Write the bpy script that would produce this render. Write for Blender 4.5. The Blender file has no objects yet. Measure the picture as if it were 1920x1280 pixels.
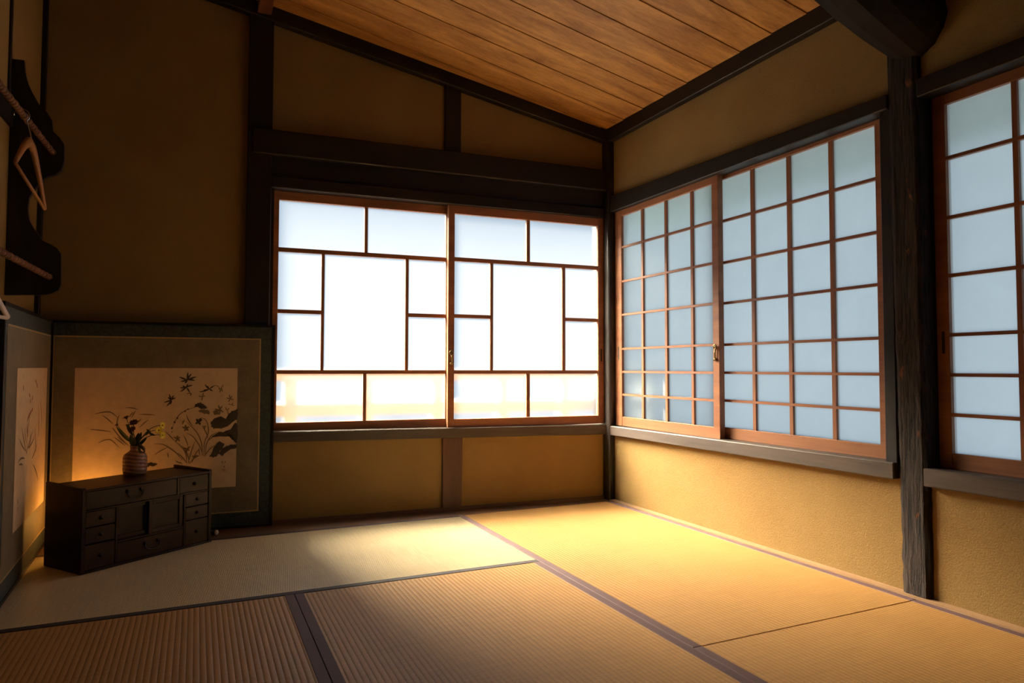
import bpy, bmesh, math, random
from mathutils import Vector, Matrix
random.seed(7)
SC = bpy.context.scene
COL = SC.collection

# ---------------------------------------------------------------- camera
YAW, PITCH, ROLL, FPX = 0.4349, 0.0394, 0.0019, 1271.73
cam_d = bpy.data.cameras.new('camera')
cam = bpy.data.objects.new('camera', cam_d)
COL.objects.link(cam)
cam_d.sensor_width = 36.0
cam_d.lens = 36.0 * FPX / 1920.0
cam_d.clip_start = 0.02
_f = Vector((math.sin(YAW) * math.cos(PITCH), math.cos(YAW) * math.cos(PITCH), math.sin(PITCH)))
_r0 = Vector((math.cos(YAW), -math.sin(YAW), 0))
_u0 = _r0.cross(_f)
_r = _r0 * math.cos(ROLL) + _u0 * math.sin(ROLL)
_u = _u0 * math.cos(ROLL) - _r0 * math.sin(ROLL)
cam.matrix_world = Matrix(((_r.x, _u.x, -_f.x, -2.1249), (_r.y, _u.y, -_f.y, -3.255), (_r.z, _u.z, -_f.z, 0.7438), (0, 0, 0, 1)))
SC.camera = cam

# ---------------------------------------------------------------- light and exposure
SC.view_settings.view_transform = 'Standard'
SC.view_settings.look = 'None'
SC.view_settings.gamma = 1.0
SC.view_settings.use_curve_mapping = False
SC.view_settings.exposure = -0.20

BACK_A = math.atan(-0.0646)                      # the back wall is not quite square to the mats
BACK = Matrix.Translation((0, 0.0804, 0)) @ Matrix.Rotation(BACK_A, 4, 'Z')

world = bpy.data.worlds.new('sky')
SC.world = world
world.use_nodes = True
bg = world.node_tree.nodes['Background']
bg.inputs[0].default_value = (0.78, 0.89, 1.0, 1)
bg.inputs[1].default_value = 1.25

sun_d = bpy.data.lights.new('sun', 'SUN')
sun_d.energy = 350.0
sun_d.color = (1.0, 0.85, 0.62)
sun_d.angle = math.radians(38)
sun = bpy.data.objects.new('sun', sun_d)
COL.objects.link(sun)
SUN_TO = (BACK.to_3x3() @ Vector((-0.42, 0.64, 0.62))).normalized()
sun.rotation_euler = SUN_TO.to_track_quat('Z', 'Y').to_euler()
sun.location = SUN_TO * 8

# ---------------------------------------------------------------- helpers
def hexa(bm, p):
    """p: 8 points, bottom ring then top ring."""
    v = [bm.verts.new(q) for q in p]
    for f in ((3, 2, 1, 0), (4, 5, 6, 7), (0, 1, 5, 4), (1, 2, 6, 5), (2, 3, 7, 6), (3, 0, 4, 7)):
        bm.faces.new([v[i] for i in f])
    return v

def box(bm, x0, x1, y0, y1, z0, z1):
    return hexa(bm, [(x0, y0, z0), (x1, y0, z0), (x1, y1, z0), (x0, y1, z0), (x0, y0, z1), (x1, y0, z1), (x1, y1, z1), (x0, y1, z1)])

def tube(bm, pts, rad, n=8, cap=True, squash=1.0):
    pts = [Vector(p) for p in pts]
    if not hasattr(rad, '__len__'):
        rad = [rad] * len(pts)
    rings, up = [], None
    for i, p in enumerate(pts):
        t = (pts[min(i + 1, len(pts) - 1)] - pts[max(i - 1, 0)]).normalized()
        if up is None:
            up = Vector((0, 0, 1)) if abs(t.z) < 0.9 else Vector((1, 0, 0))
        a = t.cross(up).normalized()
        up = a.cross(t).normalized()
        rings.append([bm.verts.new(p + (a * math.cos(k * 2 * math.pi / n) * squash + up * math.sin(k * 2 * math.pi / n)) * rad[i]) for k in range(n)])
    for i in range(len(rings) - 1):
        for k in range(n):
            bm.faces.new((rings[i][k], rings[i][(k + 1) % n], rings[i + 1][(k + 1) % n], rings[i + 1][k]))
    if cap:
        bm.faces.new(rings[0][::-1])
        bm.faces.new(rings[-1])

def lathe(bm, prof, n=32):
    rings = [[bm.verts.new((r * math.cos(k * 2 * math.pi / n), r * math.sin(k * 2 * math.pi / n), z)) for k in range(n)] for r, z in prof]
    for i in range(len(rings) - 1):
        for k in range(n):
            bm.faces.new((rings[i][k], rings[i][(k + 1) % n], rings[i + 1][(k + 1) % n], rings[i + 1][k]))
    bm.faces.new(rings[0][::-1])
    bm.faces.new(rings[-1])

def bez(pts, n=10):
    out = []
    m = len(pts) - 1
    for i in range(n + 1):
        q = [Vector(p) for p in pts]
        t = i / n
        while len(q) > 1:
            q = [q[j].lerp(q[j + 1], t) for j in range(len(q) - 1)]
        out.append(q[0])
    return out

def mk(name, bm, mat, parent=None, bevel=0.0, smooth=False, seg=1, recenter=True, loc=None):
    if bevel > 0:
        bmesh.ops.bevel(bm, geom=list(bm.edges), offset=bevel, segments=seg, affect='EDGES', profile=0.7)
    bmesh.ops.recalc_face_normals(bm, faces=list(bm.faces))
    off = Vector((0, 0, 0))
    if recenter and len(bm.verts):
        lo = Vector([min(v.co[i] for v in bm.verts) for i in range(3)])
        hi = Vector([max(v.co[i] for v in bm.verts) for i in range(3)])
        off = (lo + hi) / 2
        for v in bm.verts:
            v.co -= off
    me = bpy.data.meshes.new(name)
    bm.to_mesh(me)
    bm.free()
    for p in me.polygons:
        p.use_smooth = smooth
    me.materials.append(mat)
    o = bpy.data.objects.new(name, me)
    COL.objects.link(o)
    o.location = off
    if parent:
        o.parent = parent
    return o

def mkbox(name, mat, parent, x0, x1, y0, y1, z0, z1, bevel=0.0):
    bm = bmesh.new()
    box(bm, min(x0, x1), max(x0, x1), min(y0, y1), max(y0, y1), min(z0, z1), max(z0, z1))
    return mk(name, bm, mat, parent, bevel)

def place(o, m):
    """put a top-level object that was built in the frame m"""
    o.matrix_world = m @ Matrix.Translation(o.location)
    return o

def empty(name, m=Matrix()):
    o = bpy.data.objects.new(name, None)
    COL.objects.link(o)
    o.empty_display_size = 0.05
    o.matrix_world = m
    return o

def tag(o, label=None, cat=None, group=None, kind=None):
    if label: o['label'] = label
    if cat: o['category'] = cat
    if group: o['group'] = group
    if kind: o['kind'] = kind
    return o

# ---------------------------------------------------------------- materials
def newmat(name):
    m = bpy.data.materials.new(name)
    m.use_nodes = True
    nt = m.node_tree
    b = nt.nodes['Principled BSDF']
    return m, nt, b

def nd(nt, typ, **kw):
    n = nt.nodes.new(typ)
    for k, v in kw.items():
        setattr(n, k, v)
    return n

def mth(nt, op, a, b=None):
    n = nd(nt, 'ShaderNodeMath', operation=op)
    for i, x in enumerate((a, b)):
        if x is None: continue
        if isinstance(x, (int, float)): n.inputs[i].default_value = x
        else: nt.links.new(x, n.inputs[i])
    return n.outputs[0]

def ramp(nt, fac, stops):
    n = nd(nt, 'ShaderNodeValToRGB')
    cr = n.color_ramp
    while len(cr.elements) < len(stops): cr.elements.new(0.5)
    for e, (p, c) in zip(cr.elements, stops):
        e.position = p
        e.color = (*c, 1)
    nt.links.new(fac, n.inputs[0])
    return n.outputs[0]

def noise(nt, vec, scale, detail=4, rough=0.55, dist=0.0):
    n = nd(nt, 'ShaderNodeTexNoise')
    n.inputs['Scale'].default_value = scale
    n.inputs['Detail'].default_value = detail
    n.inputs['Roughness'].default_value = rough
    n.inputs['Distortion'].default_value = dist
    nt.links.new(vec, n.inputs['Vector'])
    return n.outputs['Fac']

def objvec(nt, scale=(1, 1, 1), rnd=False):
    tc = nd(nt, 'ShaderNodeTexCoord')
    mp = nd(nt, 'ShaderNodeMapping')
    mp.inputs['Scale'].default_value = scale
    nt.links.new(tc.outputs['Object'], mp.inputs['Vector'])
    if rnd:
        oi = nd(nt, 'ShaderNodeObjectInfo')
        k = mth(nt, 'MULTIPLY', oi.outputs['Random'], 37.0)
        cx = nd(nt, 'ShaderNodeCombineXYZ')
        for i in range(3): nt.links.new(k, cx.inputs[i])
        nt.links.new(cx.outputs[0], mp.inputs['Location'])
    return mp.outputs[0], tc.outputs['Object']

def bump(nt, b, h, strength, dist):
    n = nd(nt, 'ShaderNodeBump')
    n.inputs['Strength'].default_value = strength
    n.inputs['Distance'].default_value = dist
    nt.links.new(h, n.inputs['Height'])
    nt.links.new(n.outputs[0], b.inputs['Normal'])

def plain(name, c, rough=0.6, metal=0.0, spec=0.5):
    m, nt, b = newmat(name)
    v, _ = objvec(nt)
    f = noise(nt, v, 30)
    k = ramp(nt, f, [(0.3, tuple(x * 0.85 for x in c)), (0.7, c)])
    nt.links.new(k, b.inputs['Base Color'])
    b.inputs['Roughness'].default_value = rough
    b.inputs['Metallic'].default_value = metal
    b.inputs['Specular IOR Level'].default_value = spec
    return m

def wood(name, dark, light, axis='X', rough=0.55, fine=60.0, bmp=0.25, spec=0.4, lines=1.0, lo=0.9):
    m, nt, b = newmat(name)
    hi = 9.0
    s = {'X': (lo, hi, hi), 'Y': (hi, lo, hi), 'Z': (hi, hi, lo)}[axis]
    v, _ = objvec(nt, s, True)
    f1 = noise(nt, v, 1.6, 5, 0.6, 0.6)
    s2 = {'X': (1.5, fine, fine), 'Y': (fine, 1.5, fine), 'Z': (fine, fine, 1.5)}[axis]
    v2, _ = objvec(nt, s2, True)
    f2 = noise(nt, v2, 3.0, 3, 0.7)
    f = mth(nt, 'ADD', mth(nt, 'MULTIPLY', f1, 0.7), mth(nt, 'MULTIPLY', f2, 0.3 * lines))
    k = ramp(nt, f, [(0.35, dark), (0.65, light)])
    nt.links.new(k, b.inputs['Base Color'])
    b.inputs['Roughness'].default_value = rough
    b.inputs['Specular IOR Level'].default_value = spec
    bump(nt, b, f2, bmp, 0.002)
    return m

def m_plaster():
    m, nt, b = newmat('mustard_plaster')
    v, _ = objvec(nt)
    f = noise(nt, v, 210, 3, 0.6)
    g = noise(nt, v, 3.0, 4, 0.5)
    k = ramp(nt, mth(nt, 'ADD', mth(nt, 'MULTIPLY', f, 0.5), mth(nt, 'MULTIPLY', g, 0.5)), [(0.3, (0.215, 0.128, 0.042)), (0.7, (0.292, 0.186, 0.069))])
    nt.links.new(k, b.inputs['Base Color'])
    b.inputs['Roughness'].default_value = 0.9
    b.inputs['Specular IOR Level'].default_value = 0.15
    bump(nt, b, f, 0.55, 0.004)
    return m

def m_tatami(name, dark, light, rough=0.5):
    m, nt, b = newmat(name)
    v, o = objvec(nt)
    sp = nd(nt, 'ShaderNodeSeparateXYZ')
    nt.links.new(o, sp.inputs[0])
    x, y = sp.outputs[0], sp.outputs[1]
    ridge = mth(nt, 'ABSOLUTE', mth(nt, 'SINE', mth(nt, 'MULTIPLY', x, math.pi / 0.0155)))
    rp = mth(nt, 'POWER', ridge, 0.6)
    ph = mth(nt, 'MULTIPLY', mth(nt, 'FLOOR', mth(nt, 'DIVIDE', x, 0.0155)), 1.5708)
    strand = mth(nt, 'SINE', mth(nt, 'ADD', mth(nt, 'MULTIPLY', y, 2 * math.pi / 0.0075), ph))
    v2, _ = objvec(nt, (6, 160, 1))
    f = noise(nt, v2, 1.0, 3, 0.6)
    g, _ = objvec(nt)
    big = noise(nt, g, 2.2, 3)
    k = mth(nt, 'ADD', mth(nt, 'ADD', mth(nt, 'MULTIPLY', f, 0.45), mth(nt, 'MULTIPLY', big, 0.25)), mth(nt, 'MULTIPLY', rp, 0.3))
    c = ramp(nt, k, [(0.3, dark), (0.72, light)])
    nt.links.new(c, b.inputs['Base Color'])
    b.inputs['Roughness'].default_value = rough
    b.inputs['Specular IOR Level'].default_value = 0.35
    h = mth(nt, 'ADD', rp, mth(nt, 'MULTIPLY', strand, 0.12))
    bump(nt, b, h, 0.6, 0.0022)
    return m

def m_glass(name, scatter, clear, soft, tint=(1, 1, 1)):
    """frosted sheet: scatters daylight, lets a little straight through"""
    m, nt, b = newmat(name)
    out = nt.nodes['Material Output']
    v, _ = objvec(nt, (1, 1, 1), True)
    f = noise(nt, v, 6, 5, 0.65, 1.0)
    f2 = noise(nt, v, 70, 3, 0.6, 2.0)
    k = mth(nt, 'ADD', mth(nt, 'MULTIPLY', f, 0.7), mth(nt, 'MULTIPLY', f2, 0.3))
    c = ramp(nt, k, [(0.3, tuple(x * 0.90 for x in scatter)), (0.65, scatter)])
    tr = nd(nt, 'ShaderNodeBsdfTranslucent')
    nt.links.new(c, tr.inputs['Color'])
    rf = nd(nt, 'ShaderNodeBsdfRefraction')
    rf.inputs['Color'].default_value = (soft * tint[0], soft * tint[1], soft * tint[2], 1)
    rf.inputs['Roughness'].default_value = 0.55
    rf.inputs['IOR'].default_value = 1.2
    tp = nd(nt, 'ShaderNodeBsdfTransparent')
    tp.inputs['Color'].default_value = (clear, clear, clear, 1)
    gl = nd(nt, 'ShaderNodeBsdfGlossy')
    gl.inputs['Color'].default_value = (0.03, 0.03, 0.03, 1)
    gl.inputs['Roughness'].default_value = 0.35
    acc = tr.outputs[0]
    for q, on in ((rf, soft), (tp, clear), (gl, 1)):
        if not on: continue
        ad = nd(nt, 'ShaderNodeAddShader')
        nt.links.new(acc, ad.inputs[0]); nt.links.new(q.outputs[0], ad.inputs[1])
        acc = ad.outputs[0]
    nt.links.new(acc, out.inputs['Surface'])
    return m

def m_brocade(name, a, c, scale, cell=0.35):
    m, nt, b = newmat(name)
    v, _ = objvec(nt)
    vo = nd(nt, 'ShaderNodeTexVoronoi', feature='DISTANCE_TO_EDGE')
    vo.inputs['Scale'].default_value = scale
    nt.links.new(v, vo.inputs['Vector'])
    f = noise(nt, v, 9, 5, 0.7)
    w, _ = objvec(nt, (500, 500, 90))
    g = noise(nt, w, 1, 2)
    k = mth(nt, 'ADD', mth(nt, 'MULTIPLY', mth(nt, 'MINIMUM', mth(nt, 'MULTIPLY', vo.outputs['Distance'], 9), 1.0), cell), mth(nt, 'ADD', mth(nt, 'MULTIPLY', f, 0.8 - cell), mth(nt, 'MULTIPLY', g, 0.2)))
    col = ramp(nt, k, [(0.3, a), (0.75, c)])
    nt.links.new(col, b.inputs['Base Color'])
    b.inputs['Roughness'].default_value = 0.7
    bump(nt, b, k, 0.2, 0.001)
    return m

def m_oldpost():
    m, nt, b = newmat('weathered_post_wood')
    v, _ = objvec(nt, (60, 60, 5))
    f = noise(nt, v, 1.4, 6, 0.65, 0.4)
    v2, _ = objvec(nt, (9, 9, 3.5))
    g = noise(nt, v2, 2.2, 4, 0.6, 0.5)
    c1 = ramp(nt, f, [(0.36, (0.004, 0.0025, 0.002)), (0.5, (0.022, 0.013, 0.009)), (0.75, (0.042, 0.026, 0.019))])
    c2 = ramp(nt, g, [(0.63, (0, 0, 0)), (0.72, (1, 1, 1))])
    mx = nd(nt, 'ShaderNodeMix', data_type='RGBA')
    nt.links.new(c2, mx.inputs['Factor'])
    nt.links.new(c1, mx.inputs['A'])
    mx.inputs['B'].default_value = (0.16, 0.055, 0.015, 1)
    nt.links.new(mx.outputs['Result'], b.inputs['Base Color'])
    b.inputs['Roughness'].default_value = 0.7
    b.inputs['Specular IOR Level'].default_value = 0.15
    bump(nt, b, f, 0.9, 0.012)
    return m

def m_vase():
    m, nt, b = newmat('stoneware')
    v, o = objvec(nt)
    sp = nd(nt, 'ShaderNodeSeparateXYZ')
    nt.links.new(o, sp.inputs[0])
    n1 = noise(nt, v, 18, 3)
    s = mth(nt, 'SINE', mth(nt, 'ADD', mth(nt, 'ADD', mth(nt, 'MULTIPLY', sp.outputs[2], 420), mth(nt, 'MULTIPLY', sp.outputs[0], 70)), mth(nt, 'MULTIPLY', n1, 5)))
    k = ramp(nt, mth(nt, 'ADD', mth(nt, 'MULTIPLY', s, 0.16), n1), [(0.28, (0.11, 0.045, 0.025)), (0.48, (0.27, 0.13, 0.075)), (0.75, (0.34, 0.19, 0.12))])
    nt.links.new(k, b.inputs['Base Color'])
    b.inputs['Roughness'].default_value = 0.45
    bump(nt, b, s, 0.35, 0.002)
    return m

def m_rope():
    m, nt, b = newmat('rope_wrapped_rod')
    v, o = objvec(nt)
    sp = nd(nt, 'ShaderNodeSeparateXYZ')
    nt.links.new(o, sp.inputs[0])
    n1 = noise(nt, v, 25, 3)
    s = mth(nt, 'SINE', mth(nt, 'ADD', mth(nt, 'MULTIPLY', sp.outputs[1], 260), mth(nt, 'MULTIPLY', n1, 3)))
    k = ramp(nt, mth(nt, 'ADD', mth(nt, 'MULTIPLY', s, 0.25), n1), [(0.25, (0.05, 0.018, 0.007)), (0.75, (0.15, 0.060, 0.024))])
    nt.links.new(k, b.inputs['Base Color'])
    b.inputs['Roughness'].default_value = 0.75
    b.inputs['Specular IOR Level'].default_value = 0.15
    bump(nt, b, s, 0.4, 0.003)
    return m

M_PLASTER = m_plaster()
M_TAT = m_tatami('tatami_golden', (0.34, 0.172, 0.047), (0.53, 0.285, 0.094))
M_TATP = m_tatami('tatami_pale_sheen', (0.47, 0.352, 0.18), (0.75, 0.615, 0.385), 0.36)  # paler mat of its own, with window glare also put into the colour
M_HERI = plain('mat_border_cloth', (0.12, 0.062, 0.062), 0.7)
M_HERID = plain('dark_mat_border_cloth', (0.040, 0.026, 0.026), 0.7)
M_DARKX = wood('blackened_timber_x', (0.007, 0.0045, 0.0035), (0.018, 0.011, 0.008), 'X', 0.5, 60.0, 0.25, 0.25)
M_DARKY = wood('blackened_timber_y', (0.007, 0.0045, 0.0035), (0.018, 0.011, 0.008), 'Y', 0.5, 60.0, 0.25, 0.25)
M_DARKZ = wood('blackened_timber_z', (0.007, 0.0045, 0.0035), (0.018, 0.011, 0.008), 'Z', 0.5, 60.0, 0.25, 0.25)
M_SILLX = wood('grey_brown_sill_x', (0.030, 0.020, 0.015), (0.075, 0.052, 0.040), 'X', 0.5)
M_SILLY = wood('grey_brown_sill_y', (0.030, 0.020, 0.015), (0.075, 0.052, 0.040), 'Y', 0.5)
M_STUD = wood('red_brown_stud', (0.045, 0.016, 0.008), (0.095, 0.036, 0.018), 'Z', 0.5)
M_CEDX = wood('cedar_x', (0.19, 0.065, 0.025), (0.32, 0.125, 0.05), 'X', 0.5)
M_CEDY = wood('cedar_y', (0.19, 0.065, 0.025), (0.32, 0.125, 0.05), 'Y', 0.5)
M_CEDZ = wood('cedar_z', (0.19, 0.065, 0.025), (0.32, 0.125, 0.05), 'Z', 0.5)
M_CEIL = wood('ceiling_cedar', (0.22, 0.085, 0.016), (0.54, 0.268, 0.062), 'X', 0.55, 50.0, 0.15, 0.35, lo=0.3)
M_PURLIN = wood('red_purlin_wood', (0.08, 0.025, 0.012), (0.15, 0.05, 0.022), 'Y', 0.55)
M_FLOORB = wood('brown_floor_board', (0.07, 0.033, 0.018), (0.14, 0.07, 0.04), 'X', 0.5)
M_YOSE = wood('pale_wall_strip', (0.30, 0.17, 0.085), (0.45, 0.28, 0.15), 'Y', 0.5)
M_GLASS = m_glass('frosted_glass', (0.0100, 0.0112, 0.0140), 0.10, 0.52, (0.82, 0.92, 1.0))  # cool tint put in to offset the warm sun
M_GLASSB = m_glass('blue_frosted_glass', (0.275, 0.330, 0.362), 0.02, 0.16, (0.78, 0.93, 1.0))  # blue of the sky light is put into the glass colour
M_POST = m_oldpost()
M_LOG = wood('smoked_log', (0.006, 0.004, 0.003), (0.017, 0.011, 0.009), 'X', 0.75, 30, 0.6, 0.08)
M_METAL = plain('aged_brass', (0.22, 0.15, 0.06), 0.35, 1.0)
M_IRON = plain('dark_iron', (0.03, 0.025, 0.022), 0.4, 0.8)
M_STEEL = plain('hook_steel', (0.55, 0.55, 0.55), 0.25, 1.0)
M_SHADE = plain('dark_recess', (0.010, 0.006, 0.004), 0.8)  # near-black colour stands in for the shade inside the finger slot

# ================================================================ THE ROOM
def ceil_z(x):
    return 2.125 - 0.2 * x

floor = tag(mkbox('floor', M_FLOORB, None, -2.95, 0.16, -3.95, 0.30, -0.12, -0.052), 'wooden subfloor under the mats', kind='structure')

# ---- back wall (built in its own slightly turned frame: x along the wall, y outwards)
bm = bmesh.new()
def slab(s0, s1, z0, z1=None, t0=0.0, t1=0.12):
    a, b = (ceil_z(s0), ceil_z(s1)) if z1 is None else (z1, z1)
    hexa(bm, [(s0, t0, z0), (s1, t0, z0), (s1, t1, z0), (s0, t1, z0), (s0, t0, a), (s1, t0, b), (s1, t1, b), (s0, t1, a)])
slab(-2.95, -1.815, -0.05)
slab(-1.815, 0.06, -0.05, 0.40)
slab(-1.815, 0.06, 1.64)
wall_back = mk('wall_back', bm, M_PLASTER, None, recenter=False)
wall_back.matrix_world = BACK
tag(wall_back, 'mustard plaster end wall with dark timbers around the brightest window', kind='structure')
W = wall_back
mkbox('post', M_DARKZ, W, -1.927, -1.815, -0.032, 0.13, -0.02, 2.47, 0.004)
mkbox('jamb', M_DARKZ, W, -1.815, -1.802, -0.026, 0.125, 0.0, 1.62)
mkbox('post', M_DARKZ, W, -2.80, -2.748, -0.02, 0.05, -0.02, 2.66, 0.003)
mkbox('stud', M_STUD, W, -0.953, -0.846, -0.016, 0.06, 0.012, 0.385, 0.003)
mkbox('stud', M_DARKZ, W, -0.951, -0.862, -0.02, 0.06, 1.87, 2.30, 0.003)
mkbox('header_beam', M_DARKX, W, -1.902, 0.022, -0.05, 0.10, 1.768, 1.890, 0.005)
mkbox('header_board', M_DARKX, W, -1.83, 0.012, -0.018, 0.10, 1.655, 1.775, 0.003)
mkbox('lintel', M_DARKX, W, -1.815, 0.010, -0.034, 0.115, 1.612, 1.668, 0.003)
bm = bmesh.new()
hexa(bm, [(-1.815, -0.034, 0.390), (0.008, -0.034, 0.368), (0.008, 0.118, 0.368), (-1.815, 0.118, 0.390),
          (-1.815, -0.034, 0.440), (0.008, -0.034, 0.424), (0.008, 0.118, 0.424), (-1.815, 0.118, 0.440)])
mk('sill', bm, M_SILLX, W, 0.003)
bm = bmesh.new()
a, b = -2.86, 0.05
hexa(bm, [(a, -0.045, ceil_z(a) - 0.066), (b, -0.045, ceil_z(b) - 0.066), (b, 0.05, ceil_z(b) - 0.066), (a, 0.05, ceil_z(a) - 0.066),
          (a, -0.045, ceil_z(a) + 0.01), (b, -0.045, ceil_z(b) + 0.01), (b, 0.05, ceil_z(b) + 0.01), (a, 0.05, ceil_z(a) + 0.01)])
mk('rafter', bm, M_DARKX, W, 0.003)

# ---- right wall
bm = bmesh.new()
RX = 0.040
box(bm, RX, 0.16, -3.95, 0.02, -0.05, 0.395)
box(bm, RX, 0.16, -3.95, 0.02, 1.655, 2.14)
box(bm, RX + 0.02, 0.16, -1.808, -1.715, 0.39, 1.66)
box(bm, RX, 0.16, -3.95, -2.735, 0.39, 1.66)
wall_right = tag(mk('wall_right', bm, M_PLASTER, None), 'sandy mustard plaster wall carrying the sky-tinted lattice windows', kind='structure')

WR = wall_right
def rpart(name, mat, *a, bevel=0.003):
    o = mkbox(name, mat, WR, *a, bevel=bevel)
    o.location -= WR.location
    return o
def rmesh(name, bm, mat, **k):
    o = mk(name, bm, mat, WR, **k)
    o.location -= WR.location
    return o
rpart('corner_post', M_DARKZ, 0.003, 0.17, 0.014, 0.20, -0.02, 2.14, bevel=0.006)
rpart('top_plate', M_DARKY, 0.004, 0.12, -3.95, 0.10, 2.052, 2.130)
for (y0, y1, za, zb) in ((0.014, -1.71, 1.733, 1.690), (-1.815, -3.95, 1.700, 1.705)):
    bm = bmesh.new()
    hexa(bm, [(0.014, y1, 1.640), (0.15, y1, 1.640), (0.15, y0, 1.640), (0.014, y0, 1.640), (0.014, y1, zb), (0.15, y1, zb), (0.15, y0, za), (0.014, y0, za)])
    rmesh('lintel', bm, M_DARKY, bevel=0.003)
for (y0, y1, za, zb) in ((0.014, -1.712, 0.418, 0.428), (-1.815, -3.95, 0.424, 0.430)):
    bm = bmesh.new()
    hexa(bm, [(0.008, y1, 0.372), (0.155, y1, 0.372), (0.155, y0, 0.366), (0.008, y0, 0.366), (0.008, y1, zb), (0.155, y1, zb), (0.155, y0, za), (0.008, y0, za)])
    rmesh('sill', bm, M_SILLY, bevel=0.003)
# jambs beside the old post
rpart('jamb', M_DARKZ, 0.03, 0.155, -1.712, -1.668, 0.42, 1.65)
rpart('jamb', M_DARKZ, 0.07, 0.155, -1.828, -1.805, 0.42, 1.65)
rpart('jamb', M_DARKZ, 0.03, 0.155, -2.74, -2.722, 0.42, 1.65)
# the rough old post
bm = bmesh.new()
rnd = random.Random(3)
rings = []
nz = 60
for i in range(nz + 1):
    z = -0.01 + 1.90 * i / nz
    y0 = -1.826 + 0.008 * (z / 1.9)
    y1 = -1.722 + 0.018 * (z / 1.9)
    x0, x1 = 0.018, 0.12
    prof = []
    for (p, q, n) in (((x0, y0), (x0, y1), 6), ((x0, y1), (x1, y1), 2), ((x1, y1), (x1, y0), 2), ((x1, y0), (x0, y0), 3)):
        for j in range(n):
            prof.append([p[0] + (q[0] - p[0]) * j / n, p[1] + (q[1] - p[1]) * j / n])
    w = 1.0 if z < 0.95 else 0.4
    for j in (0, 6):
        prof[j][0] += 0.006 + 0.006 * rnd.random() * w
        prof[j][1] += (0.006 if j == 0 else -0.004) * (0.5 + rnd.random() * w)
    for j in range(1, 6):
        prof[j][0] += 0.0035 * (rnd.random() - 0.5) * w
    rings.append([bm.verts.new((x, y, z)) for x, y in prof])
n = len(rings[0])
for i in range(nz):
    for k in range(n):
        bm.faces.new((rings[i][k], rings[i][(k + 1) % n], rings[i + 1][(k + 1) % n], rings[i + 1][k]))
bm.faces.new(rings[0][::-1]); bm.faces.new(rings[-1])
tag(rmesh('post', bm, M_POST), 'weathered dark post with cracked grain')
# the log beam that rests on it and climbs across the room
bm = bmesh.new()
pts = [(0.11, -1.800, 1.868), (0.03, -1.796, 1.898), (-0.05, -1.788, 1.945), (-0.13, -1.780, 2.00), (-0.22, -1.774, 2.06), (-0.4, -1.770, 2.15), (-0.7, -1.765, 2.27), (-1.2, -1.765, 2.37), (-1.8, -1.765, 2.49), (-2.84, -1.765, 2.70)]
rr = [0.104, 0.113, 0.127, 0.141, 0.152, 0.158, 0.158, 0.16, 0.16, 0.165]
tube(bm, pts, rr, 14)
for v in bm.verts:
    v.co += Vector((0, rnd.uniform(-1, 1), rnd.uniform(-1, 1))) * 0.004
tag(rmesh('log_beam', bm, M_LOG), 'thick smoke-blackened log beam')

# ---- left wall and the wall behind the camera
bm = bmesh.new()
lx = lambda y: -2.775 + 0.029 * (y + 0.2)
hexa(bm, [(-2.99, -3.95, -0.05), (lx(-3.95), -3.95, -0.05), (lx(0.3), 0.3, -0.05), (-2.99, 0.3, -0.05), (-2.99, -3.95, 2.75), (lx(-3.95), -3.95, 2.70), (lx(0.3), 0.3, 2.68), (-2.99, 0.3, 2.75)])
wall_left = tag(mk('wall_left', bm, M_PLASTER, None), 'dim mustard plaster wall behind the clothes rack', kind='structure')
def lpart(name, bm, mat, bevel=0.002):
    o = mk(name, bm, mat, wall_left, bevel)
    o.location -= wall_left.location
    return o
bm = bmesh.new()
hexa(bm, [(lx(-3.9) - 0.02, -3.9, 1.640), (lx(-3.9) + 0.012, -3.9, 1.640), (lx(-0.09) + 0.012, -0.09, 1.640), (lx(-0.09) - 0.02, -0.09, 1.640),
          (lx(-3.9) - 0.02, -3.9, 1.742), (lx(-3.9) + 0.012, -3.9, 1.742), (lx(-0.09) + 0.012, -0.09, 1.742), (lx(-0.09) - 0.02, -0.09, 1.742)])
lpart('rail', bm, M_DARKY)
bm = bmesh.new()
box(bm, lx(-0.23) - 0.01, lx(-0.23) + 0.008, -0.242, -0.222, 1.742, 2.68)
lpart('batten', bm, M_DARKZ)  # thin dark upright strip on the rack wall, above the rail
wall_front = tag(mkbox('wall_front', M_PLASTER, None, -2.99, 0.16, -4.05, -3.95, -0.05, 2.75), 'plaster wall behind the viewer', kind='structure')

# ---- ceiling boards, lapped, running down the slope
ceiling = tag(empty('ceiling', Matrix.Translation((-1.4, -1.9, 2.4))), 'sloping ceiling of honey-coloured cedar boards', kind='structure')
BW = 0.1785
k0 = -0.847
for k in range(-8, 18):
    ya = k0 - BW * k            # far edge
    yb = ya - BW - 0.008        # near edge, lapped under the next board
    if ya > 0.45: continue
    x0, x1 = -2.90, 0.10
    dz = 0.0045
    bm = bmesh.new()
    hexa(bm, [(x0, yb, ceil_z(x0)), (x1, yb, ceil_z(x1)), (x1, ya, ceil_z(x1) + dz), (x0, ya, ceil_z(x0) + dz),
              (x0, yb, ceil_z(x0) + 0.012), (x1, yb, ceil_z(x1) + 0.012), (x1, ya, ceil_z(x1) + dz + 0.012), (x0, ya, ceil_z(x0) + dz + 0.012)])
    o = mk('board', bm, M_CEIL, ceiling)
    o.location -= ceiling.location
bm = bmesh.new()
box(bm, -1.890, -1.828, -3.9, 0.16, 2.448, 2.60)
o = mk('purlin', bm, M_PURLIN, ceiling, 0.003)
o.location -= ceiling.location
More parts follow.
